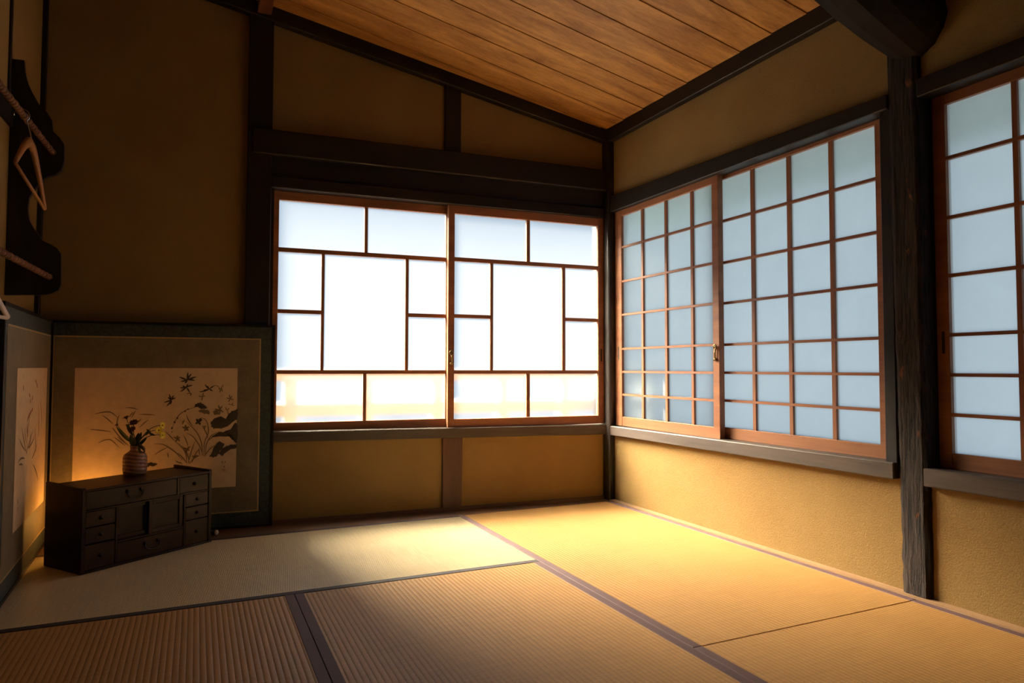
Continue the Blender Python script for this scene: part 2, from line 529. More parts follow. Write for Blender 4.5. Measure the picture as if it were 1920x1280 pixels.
# roof slab over the boards keeps daylight out
bm = bmesh.new()
x0, x1 = -3.1, 0.75
hexa(bm, [(x0, -4.2, ceil_z(x0) + 0.06), (x1, -4.2, ceil_z(x1) + 0.06), (x1, 0.55, ceil_z(x1) + 0.06), (x0, 0.55, ceil_z(x0) + 0.06),
          (x0, -4.2, ceil_z(x0) + 0.16), (x1, -4.2, ceil_z(x1) + 0.16), (x1, 0.55, ceil_z(x1) + 0.16), (x0, 0.55, ceil_z(x0) + 0.16)])
o = mk('roof', bm, M_DARKX, ceiling)
o.location -= ceiling.location

# ---- baseboards and floor edge
bm = bmesh.new()
fb = lambda x: 0.0804 - 0.0646 * x
hexa(bm, [(-2.78, 0.001, -0.05), (0.02, 0.001, -0.05), (0.02, fb(0.02) + 0.01, -0.05), (-2.78, fb(-2.78) + 0.01, -0.05),
          (-2.78, 0.001, -0.0006), (0.02, 0.001, -0.0006), (0.02, fb(0.02) + 0.01, -0.0006), (-2.78, fb(-2.78) + 0.01, -0.0006)])
baseboard_back = tag(mk('baseboard_back', bm, M_FLOORB), 'dark wooden floor strip along the end wall', kind='structure')
o = mkbox('rail', M_FLOORB, wall_back, -1.815, 0.0, -0.018, 0.02, -0.004, 0.016, 0.002)
baseboard_right = tag(mkbox('baseboard_right', M_YOSE, None, 0.001, 0.045, -3.94, 0.013, -0.05, 0.004), 'pale wooden strip between mats and sandy wall', kind='structure')
bm = bmesh.new()
hexa(bm, [(lx(-3.9), -3.9, -0.05), (-2.731, -3.9, -0.05), (-2.731, 0.0, -0.05), (lx(0), 0.0, -0.05), (lx(-3.9), -3.9, 0.0), (-2.731, -3.9, 0.0), (-2.731, 0.0, 0.0), (lx(0), 0.0, 0.0)])
baseboard_left = tag(mk('baseboard_left', bm, M_FLOORB), 'dark strip between mats and rack wall', kind='structure')

# ================================================================ TATAMI
def mat(label, x0, x1, y0, y1, m_in, m_b):
    """length runs along local y"""
    w, l = x1 - x0, y1 - y0
    turn = w > l
    root = empty('tatami_mat', Matrix.Translation(((x0 + x1) / 2, (y0 + y1) / 2, -0.05)) @ (Matrix.Rotation(math.pi / 2, 4, 'Z') if turn else Matrix()))
    if turn: w, l = l, w
    g = 0.0012
    bm = bmesh.new()
    box(bm, -w / 2 + g, w / 2 - g, -l / 2 + g, l / 2 - g, 0, 0.0492)
    mk('woven_cover', bm, m_in, root, 0.002)
    for s in (-1, 1):
        bm = bmesh.new()
        a, b = sorted((s * (w / 2 - 0.0006), s * (w / 2 - 0.030)))
        box(bm, a, b, -l / 2 + g * 0.5, l / 2 - g * 0.5, 0.012, 0.0502)
        mk('cloth_border', bm, m_b, root, 0.0012)
    tag(root, label, 'tatami mat', 'tatami mats on the floor')
    return root
mat('golden tatami mat in the corner below the wide lattice window', -0.91, 0.0, -1.79, 0.0, M_TAT, M_HERI)
mat('golden tatami mat by the foot of the weathered post, nearer the viewer', -0.91, 0.0, -3.58, -1.79, M_TAT, M_HERI)
mat('pale glossy tatami mat with window glare in its colour, lying crosswise under the drawer chest', -2.73, -0.91, -0.90, 0.0, M_TATP, M_HERID)
mat('tatami mat in the middle foreground, between the other foreground mats', -1.82, -0.91, -2.69, -0.90, M_TAT, M_HERI)
mat('dim tatami mat at the lower left corner of the photo', -2.73, -1.82, -2.69, -0.90, M_TAT, M_HERI)

# ================================================================ WINDOWS
CEN = {}
class Frame:
    def __init__(s, kind): s.k = kind
    def b(s, bm, a0, a1, d0, d1, z0, z1):
        a0, a1 = min(a0, a1), max(a0, a1)
        if s.k == 'B': box(bm, a0, a1, d0, d1, z0, z1)
        else: box(bm, d0, d1, a0, a1, z0, z1)
    def p(s, a, d, z):
        return Vector((a, d, z)) if s.k == 'B' else Vector((d, a, z))

def add_pane(fr, parent, a0, a1, d, z0, z1):
    a0, a1 = min(a0, a1), max(a0, a1)
    c = fr.p((a0 + a1) / 2, d, (z0 + z1) / 2)
    e = 0.004
    pts = [fr.p(a0 - e, d, z0 - e), fr.p(a1 + e, d, z0 - e), fr.p(a1 + e, d, z1 + e), fr.p(a0 - e, d, z1 + e)]
    if fr.k == 'R': pts = pts[::-1]
    me = bpy.data.meshes.new('pane')
    me.from_pydata([tuple(p - c) for p in pts], [], [(0, 1, 2, 3)])
    me.materials.append(M_GLASS if fr.k == 'B' else M_GLASSB)
    o = bpy.data.objects.new('pane', me)
    COL.objects.link(o)
    o.parent = parent
    o.location = c - CEN[parent.name]
    return o

def sash(fr, win, label, a0, a1, z0, z1, d, pa0, pa1, pz0, pz1):
    """stiles and rails; pa/pz = glazed opening"""
    c = fr.p((a0 + a1) / 2, d, (z0 + z1) / 2)
    h = 0.015
    bm = bmesh.new()
    al, ar = min(a0, a1), max(a0, a1)
    pl, pr = min(pa0, pa1), max(pa0, pa1)
    fr.b(bm, al, pl, d - h, d + h, z0, z1)
    fr.b(bm, pr, ar, d - h, d + h, z0, z1)
    fr.b(bm, pl - 0.0005, pr + 0.0005, d - h + 0.0015, d + h - 0.0015, z0, pz0)
    fr.b(bm, pl - 0.0005, pr + 0.0005, d - h + 0.0015, d + h - 0.0015, pz1, z1)
    bmesh.ops.translate(bm, verts=bm.verts, vec=-c)
    o = mk('sliding_sash', bm, M_CEDX if fr.k == 'B' else M_CEDY, win, 0.0012, recenter=False)
    o.location = c - CEN[win.name]
    CEN[o.name] = c
    tag(o, label)
    return o

def bar(fr, parent, a0, a1, d, z0, z1, mat):
    bm = bmesh.new()
    fr.b(bm, a0, a1, d - 0.011, d + 0.009, z0, z1)
    o = mk('muntin', bm, mat, parent)
    o.location -= CEN[parent.name]

def pull(fr, parent, a, d, z):
    bm = bmesh.new()
    fr.b(bm, a - 0.0045, a + 0.0045, d - 0.0158, d - 0.012, z - 0.036, z + 0.036)
    o = mk('finger_pull', bm, M_SHADE, parent)
    o.location -= CEN[parent.name]

def latch(fr, parent, a, d, z):
    bm = bmesh.new()
    ring = [fr.p(a + 0.009 * math.cos(t), d - 0.023, z + 0.010 * math.sin(t)) for t in [i * math.pi / 6 for i in range(13)]]
    tube(bm, ring, 0.0032, 6, False)
    tube(bm, [fr.p(a, d - 0.021, z - 0.008), fr.p(a + 0.002, d - 0.022, z - 0.030), fr.p(a + 0.003, d - 0.020, z - 0.055)], 0.0035, 6)
    tube(bm, [fr.p(a - 0.007, d - 0.019, z - 0.057), fr.p(a + 0.012, d - 0.019, z - 0.057)], 0.0055, 8)
    tube(bm, [fr.p(a, d - 0.012, z), fr.p(a, d - 0.026, z)], 0.004, 6)
    o = mk('screw_latch', bm, M_METAL, parent, smooth=True)
    o.location -= CEN[parent.name]
    tag(o, 'small aged brass screw latch')

# ---- window 1, back wall: two sashes with a patterned lattice
FB = Frame('B')
window_1 = empty('window_1', BACK @ Matrix.Translation((-0.9, 0.02, 0.43)))
CEN[window_1.name] = Vector((-0.9, 0.02, 0.43))
tag(window_1, 'brightest window, two sliding cedar sashes with large frosted panes in the end wall', kind='structure')
def lattice_back(S, d, x0, x1, xa0, xa1, xm0, xm1, xb0, xb1):
    za, zb = (0.714, 0.733), (1.313, 1.334)
    zm = (1.011, 1.030)
    z0, z1 = 0.477, 1.568
    for q in (za, zb): bar(FB, S, x0, x1, d, *q, M_CEDX)
    for (z_0, z_1) in ((z0, za[0]), (zb[1], z1)): bar(FB, S, xm0, xm1, d, z_0, z_1, M_CEDZ)
    bar(FB, S, xa0, xa1, d, za[1], zb[0], M_CEDZ)
    bar(FB, S, xb0, xb1, d, za[1], zb[0], M_CEDZ)
    bar(FB, S, x0, xa0, d, *zm, M_CEDX)
    bar(FB, S, xb1, x1, d, *zm, M_CEDX)
    for (u0, u1) in ((x0, xm0), (xm1, x1)):
        add_pane(FB, S, u0, u1, d, z0, za[0]); add_pane(FB, S, u0, u1, d, zb[1], z1)
    for (u0, u1) in ((x0, xa0), (xb1, x1)):
        add_pane(FB, S, u0, u1, d, za[1], zm[0]); add_pane(FB, S, u0, u1, d, zm[1], zb[0])
    add_pane(FB, S, xa1, xb0, d, za[1], zb[0])
S = sash(FB, window_1, 'left cedar sash of the end-wall window', -1.802, -0.897, 0.434, 1.612, 0.035, -1.777, -0.930, 0.477, 1.568)
lattice_back(S, 0.035, -1.777, -0.930, -1.572, -1.557, -1.361, -1.345, -1.147, -1.131)
S = sash(FB, window_1, 'right cedar sash of the end-wall window', -0.927, 0.003, 0.428, 1.612, 0.0, -0.893, -0.034, 0.475, 1.567)
lattice_back(S, 0.0, -0.893, -0.034, -0.690, -0.674, -0.477, -0.458, -0.260, -0.241)
latch(FB, S, -0.910, 0.0, 0.825)
pull(FB, S, -0.015, 0.0, 0.82)

# ---- windows 2 and 3, right wall: square lattice
FR = Frame('R')
ROWS = [0.474, 0.597, 0.725, 0.854, 1.046, 1.235, 1.430]
def lattice_right(S, d, cols, top):
    zz = ROWS + [top]
    t = 0.0055
    for i in range(7):
        lo = zz[i] + (0 if i == 0 else t)
        hi = zz[i + 1] - (0 if i == 6 else t)
        for (y0, y1) in cols: add_pane(FR, S, y0, y1, d, lo, hi)
    for z in zz[1:-1]: bar(FR, S, cols[0][0], cols[-1][1], d - 0.002, z - t, z + t, M_CEDY)
    for (a, b) in zip(cols[:-1], cols[1:]): bar(FR, S, a[1], b[0], d, zz[0], zz[-1], M_CEDZ)
window_2 = empty('window_2', Matrix.Translation((0.08, -0.83, 0.42)))
CEN[window_2.name] = Vector((0.08, -0.83, 0.42))
tag(window_2, 'wide lattice window, sky blue put into its panes, between the corner and the weathered post', kind='structure')
S = sash(FR, window_2, 'far cedar sash beside the corner, in front of the other', 0.012, -0.838, 0.422, 1.648, 0.060, -0.052, -0.796, 0.474, 1.608)
lattice_right(S, 0.060, [(-0.052, -0.234), (-0.250, -0.437), (-0.453, -0.639), (-0.655, -0.796)], 1.608)
latch(FR, S, -0.818, 0.060, 0.843)
pull(FR, S, -0.020, 0.060, 0.83)
S = sash(FR, window_2, 'near cedar sash beside the weathered post', -0.765, -1.668, 0.424, 1.660, 0.095, -0.805, -1.612, 0.474, 1.625)
lattice_right(S, 0.095, [(-0.805, -1.001), (-1.018, -1.204), (-1.221, -1.411), (-1.428, -1.612)], 1.625)
pull(FR, S, -1.640, 0.095, 0.82)
window_3 = empty('window_3', Matrix.Translation((0.09, -2.27, 0.42)))
CEN[window_3.name] = Vector((0.09, -2.27, 0.42))
tag(window_3, 'lattice window cut off by the right edge of the photo', kind='structure')
S = sash(FR, window_3, 'cedar sash at the right edge of the photo', -1.826, -2.722, 0.424, 1.655, 0.090, -1.868, -2.680, 0.474, 1.607)
lattice_right(S, 0.090, [(-1.868, -2.066), (-2.081, -2.271), (-2.286, -2.470), (-2.485, -2.680)], 1.607)
pull(FR, S, -1.848, 0.090, 0.83)

# ================================================================ OUTSIDE (seen as shadows on the frosted panes)
M_GROUND = plain('dark_paving', (0.012, 0.0165, 0.025), 0.9)  # near-black blue chosen to weaken and cool sunlight bounced into the panes
M_RAIL = plain('railing_wood', (0.55, 0.50, 0.45), 0.8)
bm = bmesh.new()
box(bm, -16, 16, -16, 16, -3.3, -3.1)
tag(mk('ground', bm, M_GROUND), 'dark bluish ground outside, toned to mute its bounced light', kind='structure')
rail = empty('balcony_railing', BACK @ Matrix.Translation((-0.9, 0.30, -0.05)))
tag(rail, 'wooden balcony railing seen as grey shadows through the lowest end-wall panes', 'railing')
def rp(name, *a):
    o = mkbox(name, M_RAIL, rail, *a)
    o.location -= Vector((-0.9, 0.30, -0.05))
T = 0.30
SL = 0.62 / 0.64
for k in range(8):
    s = -2.09 + 0.392 * k
    rp('baluster', s - 0.03, s + 0.03, T - 0.02, T + 0.02, -0.06, 0.685)
rp('handrail', -2.6, 0.9, T - 0.03, T + 0.03, 0.675, 0.725)
rp('lower_rail', -2.6, 0.9, T - 0.025, T + 0.025, 0.49, 0.555)
pent = bmesh.new()
tE = 0.45
zE = 1.46 + tE * SL
hexa(pent, [(-3.2, 0.12, 2.25), (0.6, 0.12, 2.25), (0.6, tE, zE), (-3.2, tE, zE), (-3.2, 0.12, 2.30), (0.6, 0.12, 2.30), (0.6, tE, zE + 0.05), (-3.2, tE, zE + 0.05)])
trim_1 = place(mk('trim_1', pent, M_RAIL), BACK)
tag(trim_1, 'pent roof outside above the end-wall window', kind='structure')

bm = bmesh.new()
hexa(bm, [(0.16, -3.9, 1.80), (0.66, -3.9, 1.61), (0.66, 0.3, 1.61), (0.16, 0.3, 1.80), (0.16, -3.9, 1.84), (0.66, -3.9, 1.65), (0.66, 0.3, 1.65), (0.16, 0.3, 1.84)])
tag(mk('trim_2', bm, plain('green_grey_added_hood', (0.20, 0.36, 0.34), 0.8)), 'green-grey hood added outside to darken the top lattice panes', kind='structure')  # hood added to darken and tint the uppermost side panes
bm = bmesh.new()
box(bm, -3.0, 0.18, -4.05, 0.15, -3.1, -0.13)
tag(mk('trim_3', bm, plain('added_lower_storey', (0.12, 0.09, 0.06), 0.9)), 'block added below the room to shade the ground outside', kind='structure')  # unseen block added so its shadow dims the ground's bounce

for o in list(SC.objects):
    if o.get('kind') == 'structure' and o.parent is None:
        o['category'] = {'wall': 'wall', 'floor': 'floor', 'ceiling': 'ceiling', 'baseboard': 'baseboard', 'window': 'window', 'ground': 'ground', 'trim': 'building part'}[o.name.split('_')[0]]

# ================================================================ FOLDING SCREEN
M_LACQ = plain('black_lacquer', (0.008, 0.007, 0.007), 0.35)
M_BROC = m_brocade('dark_green_brocade', (0.014, 0.020, 0.019), (0.034, 0.045, 0.042), 34)
M_SILK = m_brocade('olive_silk', (0.105, 0.078, 0.042), (0.20, 0.155, 0.090), 40, 0.08)
M_GOLD = plain('gold_braid', (0.42, 0.28, 0.12), 0.5)
M_PAPER = plain('painting_paper', (0.66, 0.48, 0.30), 0.8, 0, 0.2)
M_INK = plain('black_ink', (0.075, 0.058, 0.042), 0.9, 0, 0.1)
M_INKL = plain('thin_ink', (0.20, 0.14, 0.085), 0.9, 0, 0.1)
M_SEAL = plain('red_ink', (0.34, 0.13, 0.07), 0.9, 0, 0.1)
INKM = [M_INK, M_INKL, M_SEAL]
INK=[[0,0.007,[[0.529,0.688],[0.511,0.692],[0.496,0.702]]],[0,0.007,[[0.529,0.688],[0.547,0.698],[0.567,0.701]]],[0,0.007,[[0.529,0.688],[0.535,0.704],[0.546,0.716]]],[0,0.007,[[0.529,0.688],[0.516,0.682],[0.502,0.681]]],[0,0.007,[[0.529,0.688],[0.525,0.679],[0.519,0.672]]],[0,0.007,[[0.529,0.688],[0.544,0.689],[0.56,0.684]]],[0,0.007,[[0.529,0.688],[0.528,0.706],[0.532,0.722]]],[0,0.007,[[0.529,0.688],[0.541,0.693],[0.553,0.693]]],[0,0.006,[[0.525,0.654],[0.512,0.651],[0.499,0.652]]],[0,0.006,[[0.525,0.654],[0.514,0.642],[0.5,0.634]]],[0,0.006,[[0.525,0.654],[0.534,0.643],[0.54,0.629]]],[0,0.006,[[0.525,0.654],[0.537,0.661],[0.551,0.663]]],[0,0.006,[[0.525,0.654],[0.516,0.656],[0.509,0.661]]],[0,0.006,[[0.525,0.654],[0.528,0.662],[0.533,0.668]]],[1,0.004,[[0.54,0.629],[0.533,0.625],[0.526,0.624]]],[1,0.004,[[0.54,0.629],[0.546,0.625],[0.551,0.62]]],[1,0.004,[[0.54,0.629],[0.544,0.621],[0.545,0.613]]],[0,0.006,[[0.465,0.598],[0.451,0.59],[0.435,0.587]]],[0,0.006,[[0.465,0.598],[0.458,0.582],[0.446,0.569]]],[0,0.006,[[0.465,0.598],[0.473,0.604],[0.483,0.607]]],[0,0.006,[[0.465,0.598],[0.459,0.611],[0.456,0.624]]],[0,0.006,[[0.465,0.598],[0.468,0.609],[0.475,0.618]]],[0,0.006,[[0.465,0.598],[0.457,0.603],[0.451,0.61]]],[0,0.006,[[0.465,0.598],[0.465,0.587],[0.461,0.576]]],[0,0.006,[[0.621,0.644],[0.61,0.654],[0.602,0.667]]],[0,0.006,[[0.621,0.644],[0.631,0.654],[0.643,0.661]]],[0,0.006,[[0.621,0.644],[0.609,0.64],[0.596,0.641]]],[0,0.006,[[0.621,0.644],[0.601,0.634],[0.579,0.632]]],[0,0.006,[[0.621,0.644],[0.629,0.641],[0.635,0.635]]],[0,0.006,[[0.621,0.644],[0.616,0.651],[0.613,0.66]]],[1,0.005,[[0.592,0.61],[0.584,0.611],[0.576,0.615]]],[1,0.005,[[0.592,0.61],[0.598,0.613],[0.605,0.614]]],[1,0.005,[[0.592,0.61],[0.592,0.6],[0.589,0.592]]],[1,0.005,[[0.592,0.61],[0.594,0.62],[0.598,0.628]]],[1,0.004,[[0.672,0.65],[0.676,0.658],[0.682,0.663]]],[1,0.004,[[0.672,0.65],[0.67,0.638],[0.664,0.627]]],[1,0.004,[[0.672,0.65],[0.676,0.64],[0.677,0.63]]],[1,0.004,[[0.672,0.65],[0.666,0.647],[0.659,0.645]]],[1,0.003,[[0.621,0.644],[0.638,0.659],[0.655,0.659],[0.666,0.641],[0.664,0.627]]],[1,0.005,[[0.711,0.599],[0.702,0.6],[0.694,0.604]]],[1,0.005,[[0.711,0.599],[0.719,0.597],[0.727,0.593]]],[1,0.005,[[0.711,0.599],[0.708,0.608],[0.707,0.618]]],[1,0.005,[[0.711,0.599],[0.715,0.607],[0.721,0.613]]],[1,0.005,[[0.711,0.599],[0.708,0.591],[0.703,0.585]]],[1,0.004,[[0.716,0.571],[0.709,0.572],[0.703,0.576]]],[1,0.004,[[0.716,0.571],[0.723,0.57],[0.729,0.566]]],[1,0.004,[[0.716,0.571],[0.72,0.576],[0.725,0.58]]],[1,0.006,[[0.669,0.549],[0.663,0.56],[0.661,0.572]]],[1,0.006,[[0.669,0.549],[0.672,0.559],[0.678,0.567]]],[1,0.006,[[0.669,0.549],[0.664,0.546],[0.657,0.545]]],[1,0.006,[[0.669,0.549],[0.677,0.543],[0.683,0.535]]],[1,0.006,[[0.669,0.549],[0.669,0.537],[0.666,0.526]]],[1,0.006,[[0.669,0.549],[0.656,0.549],[0.644,0.554]]],[1,0.006,[[0.669,0.549],[0.66,0.54],[0.648,0.536]]],[1,0.004,[[0.699,0.544],[0.694,0.552],[0.691,0.562]]],[1,0.004,[[0.699,0.544],[0.703,0.551],[0.708,0.557]]],[1,0.004,[[0.699,0.544],[0.703,0.535],[0.704,0.525]]],[0,0.003,[[0.572,0.565],[0.531,0.552],[0.499,0.53],[0.481,0.499],[0.468,0.465]]],[0,0.007,[[0.519,0.547],[0.523,0.545],[0.525,0.543]]],[0,0.007,[[0.477,0.501],[0.481,0.496],[0.483,0.492]]],[0,0.007,[[0.471,0.476],[0.471,0.471],[0.468,0.465]]],[0,0.007,[[0.489,0.512],[0.492,0.515],[0.493,0.517]]],[0,0.007,[[0.468,0.454],[0.47,0.453],[0.47,0.451]]],[0,0.007,[[0.531,0.553],[0.535,0.554],[0.537,0.555]]],[1,0.0045,[[0.165,0.54],[0.195,0.547],[0.226,0.547],[0.255,0.523]]],[1,0.0045,[[0.195,0.535],[0.219,0.517],[0.238,0.494]]],[1,0.0045,[[0.15,0.474],[0.186,0.471],[0.231,0.461]]],[1,0.0045,[[0.183,0.415],[0.206,0.426],[0.232,0.425],[0.264,0.39]]],[1,0.0045,[[0.243,0.437],[0.267,0.417],[0.287,0.398]]],[1,0.0045,[[0.255,0.44],[0.279,0.416],[0.3,0.398]]],[1,0.0045,[[0.261,0.535],[0.25,0.509],[0.251,0.479]]],[1,0.0045,[[0.324,0.552],[0.315,0.538],[0.307,0.52]]],[1,0.0045,[[0.315,0.547],[0.305,0.537],[0.3,0.523]]],[1,0.0045,[[0.348,0.516],[0.335,0.503],[0.324,0.489]]],[1,0.0045,[[0.375,0.511],[0.355,0.495],[0.34,0.476]]],[1,0.0045,[[0.283,0.566],[0.314,0.567],[0.334,0.556]]],[1,0.0045,[[0.338,0.534],[0.37,0.536],[0.402,0.53]]],[1,0.0045,[[0.235,0.479],[0.255,0.448],[0.286,0.412]]],[1,0.0045,[[0.402,0.353],[0.429,0.375],[0.457,0.386]]],[1,0.0045,[[0.399,0.402],[0.433,0.399],[0.461,0.382],[0.49,0.357],[0.515,0.324]]],[1,0.0045,[[0.444,0.455],[0.464,0.436],[0.485,0.408]]],[1,0.0045,[[0.485,0.408],[0.506,0.39],[0.527,0.357],[0.534,0.312]]],[1,0.0045,[[0.54,0.309],[0.549,0.365],[0.567,0.41]]],[1,0.0045,[[0.536,0.307],[0.515,0.34],[0.494,0.359]]],[1,0.0045,[[0.544,0.307],[0.539,0.357],[0.514,0.389]]],[1,0.0045,[[0.597,0.341],[0.592,0.4],[0.57,0.451],[0.524,0.502]]],[1,0.0045,[[0.604,0.34],[0.605,0.399],[0.621,0.449],[0.611,0.5],[0.586,0.516]]],[1,0.0045,[[0.61,0.34],[0.613,0.39],[0.633,0.43],[0.663,0.448]]],[1,0.0045,[[0.602,0.338],[0.584,0.387],[0.558,0.428],[0.529,0.448]]],[1,0.0045,[[0.554,0.311],[0.568,0.355],[0.584,0.373]]],[1,0.0045,[[0.546,0.307],[0.56,0.338],[0.589,0.341]]],[1,0.0045,[[0.606,0.336],[0.626,0.376],[0.647,0.384]]],[1,0.0045,[[0.589,0.341],[0.58,0.364],[0.584,0.377]]],[1,0.0045,[[0.487,0.323],[0.507,0.309]]],[1,0.0045,[[0.503,0.318],[0.515,0.306]]],[1,0.0045,[[0.455,0.36],[0.458,0.338]]],[1,0.0045,[[0.595,0.473],[0.616,0.445],[0.619,0.417]]],[1,0.0045,[[0.528,0.529],[0.536,0.497],[0.558,0.474]]],[1,0.0045,[[0.667,0.443],[0.642,0.43],[0.617,0.404]]],[1,0.0045,[[0.517,0.439],[0.534,0.407],[0.537,0.384]]],[0,0.01,[[0.578,0.496],[0.572,0.491],[0.566,0.487]]],[0,0.01,[[0.578,0.496],[0.585,0.502],[0.594,0.505]]],[0,0.01,[[0.578,0.496],[0.573,0.502],[0.569,0.51]]],[0,0.01,[[0.578,0.496],[0.583,0.49],[0.586,0.482]]],[0,0.01,[[0.578,0.496],[0.583,0.505],[0.59,0.512]]],[1,0.008,[[0.527,0.468],[0.519,0.47],[0.512,0.475]]],[1,0.008,[[0.527,0.468],[0.533,0.472],[0.541,0.474]]],[1,0.008,[[0.527,0.468],[0.525,0.461],[0.521,0.455]]],[1,0.008,[[0.527,0.468],[0.533,0.463],[0.537,0.456]]],[1,0.008,[[0.527,0.468],[0.525,0.476],[0.526,0.484]]],[1,0.007,[[0.493,0.422],[0.485,0.425],[0.478,0.431]]],[1,0.007,[[0.493,0.422],[0.498,0.426],[0.505,0.428]]],[1,0.007,[[0.493,0.422],[0.49,0.414],[0.485,0.408]]],[1,0.007,[[0.493,0.422],[0.499,0.417],[0.503,0.41]]],[1,0.007,[[0.493,0.422],[0.492,0.43],[0.493,0.437]]],[1,0.008,[[0.533,0.375],[0.525,0.376],[0.518,0.38]]],[1,0.008,[[0.533,0.375],[0.539,0.381],[0.547,0.384]]],[1,0.008,[[0.533,0.375],[0.532,0.366],[0.529,0.357]]],[1,0.008,[[0.533,0.375],[0.538,0.371],[0.543,0.366]]],[1,0.006,[[0.603,0.473],[0.6,0.474],[0.597,0.477]]],[1,0.006,[[0.603,0.473],[0.607,0.474],[0.612,0.475]]],[1,0.006,[[0.603,0.473],[0.604,0.467],[0.604,0.461]]],[1,0.005,[[0.516,0.493],[0.513,0.497],[0.512,0.502]]],[1,0.005,[[0.516,0.493],[0.517,0.5],[0.52,0.507]]],[1,0.005,[[0.516,0.493],[0.513,0.489],[0.51,0.487]]],[1,0.008,[[0.564,0.337],[0.56,0.339],[0.556,0.342]]],[1,0.008,[[0.564,0.337],[0.572,0.341],[0.581,0.341]]],[1,0.008,[[0.564,0.337],[0.563,0.334],[0.56,0.331]]],[0,0.012,[[0.383,0.31],[0.377,0.306],[0.371,0.304]]],[0,0.012,[[0.383,0.31],[0.388,0.316],[0.394,0.319]]],[0,0.012,[[0.383,0.31],[0.395,0.31],[0.406,0.305]]],[0,0.012,[[0.383,0.31],[0.38,0.315],[0.378,0.319]]],[0,0.012,[[0.383,0.31],[0.398,0.313],[0.414,0.311]]],[0,0.0025,[[0.681,0.311],[0.681,0.304]]],[0,0.0025,[[0.68,0.309],[0.685,0.312]]],[0,0.0025,[[0.682,0.306],[0.686,0.303]]],[0,0.0025,[[0.693,0.312],[0.694,0.303]]],[0,0.0025,[[0.691,0.309],[0.696,0.308]]],[0,0.0025,[[0.69,0.29],[0.691,0.282]]],[0,0.0025,[[0.688,0.288],[0.694,0.288]]],[0,0.0025,[[0.689,0.283],[0.694,0.284]]],[2,0.002,[[0.684,0.276],[0.684,0.265]]],[2,0.002,[[0.695,0.275],[0.696,0.264]]],[2,0.002,[[0.684,0.276],[0.695,0.275]]],[2,0.002,[[0.684,0.265],[0.696,0.264]]],[2,0.002,[[0.69,0.275],[0.69,0.266]]],[2,0.002,[[0.685,0.27],[0.694,0.27]]]]
BLOB=[[0,[[0.63,0.495],[0.653,0.512],[0.676,0.516],[0.7,0.506],[0.708,0.532],[0.725,0.543],[0.742,0.547],[0.743,0.506],[0.726,0.492],[0.705,0.473],[0.667,0.461],[0.637,0.467]]],[0,[[0.693,0.447],[0.718,0.464],[0.743,0.487],[0.745,0.394],[0.728,0.406],[0.71,0.425],[0.638,0.423],[0.659,0.443]]],[0,[[0.627,0.337],[0.651,0.384],[0.668,0.402],[0.691,0.387],[0.677,0.369],[0.66,0.338],[0.644,0.332]]],[0,[[0.664,0.349],[0.685,0.373],[0.715,0.385],[0.741,0.389],[0.739,0.371],[0.711,0.362],[0.682,0.338]]],[0,[[0.558,0.565],[0.568,0.578],[0.585,0.582],[0.602,0.573],[0.612,0.559],[0.589,0.554],[0.572,0.565]]],[1,[[0.577,0.546],[0.598,0.551],[0.62,0.548],[0.619,0.531],[0.585,0.537]]],[1,[[0.64,0.545],[0.657,0.549],[0.666,0.531],[0.644,0.526]]],[1,[[0.728,0.404],[0.71,0.423],[0.693,0.433],[0.714,0.441],[0.736,0.413]]]]
TWIG=[[2,0.012,[[0.363,0.696],[0.337,0.681]]],[2,0.012,[[0.337,0.681],[0.31,0.664]]],[2,0.012,[[0.603,0.681],[0.59,0.661]]],[2,0.012,[[0.487,0.648],[0.463,0.635]]],[2,0.012,[[0.409,0.635],[0.429,0.622]]],[2,0.012,[[0.462,0.627],[0.449,0.611]]],[2,0.012,[[0.512,0.549],[0.484,0.568],[0.412,0.586]]],[2,0.012,[[0.5,0.539],[0.518,0.519],[0.482,0.493]]],[2,0.012,[[0.422,0.582],[0.402,0.591]]],[1,0.007,[[0.445,0.588],[0.499,0.529],[0.504,0.434]]],[1,0.007,[[0.504,0.434],[0.574,0.498],[0.609,0.538]]],[1,0.007,[[0.504,0.434],[0.448,0.476],[0.377,0.51]]],[1,0.007,[[0.526,0.446],[0.608,0.473],[0.641,0.5]]],[1,0.007,[[0.486,0.451],[0.401,0.452],[0.339,0.486]]],[1,0.007,[[0.532,0.418],[0.603,0.436],[0.656,0.419]]],[1,0.007,[[0.51,0.473],[0.556,0.511],[0.55,0.533]]],[1,0.007,[[0.453,0.438],[0.425,0.464],[0.442,0.501]]],[1,0.007,[[0.636,0.409],[0.599,0.411],[0.568,0.4]]],[1,0.007,[[0.393,0.402],[0.327,0.414],[0.286,0.451]]],[1,0.007,[[0.287,0.595],[0.251,0.531],[0.265,0.469]]],[1,0.007,[[0.241,0.614],[0.192,0.548],[0.197,0.506]]],[1,0.007,[[0.646,0.297],[0.634,0.276]]],[1,0.007,[[0.632,0.267],[0.64,0.254]]],[1,0.007,[[0.344,0.517],[0.303,0.411]]],[1,0.007,[[0.367,0.378],[0.293,0.349],[0.236,0.299]]]]

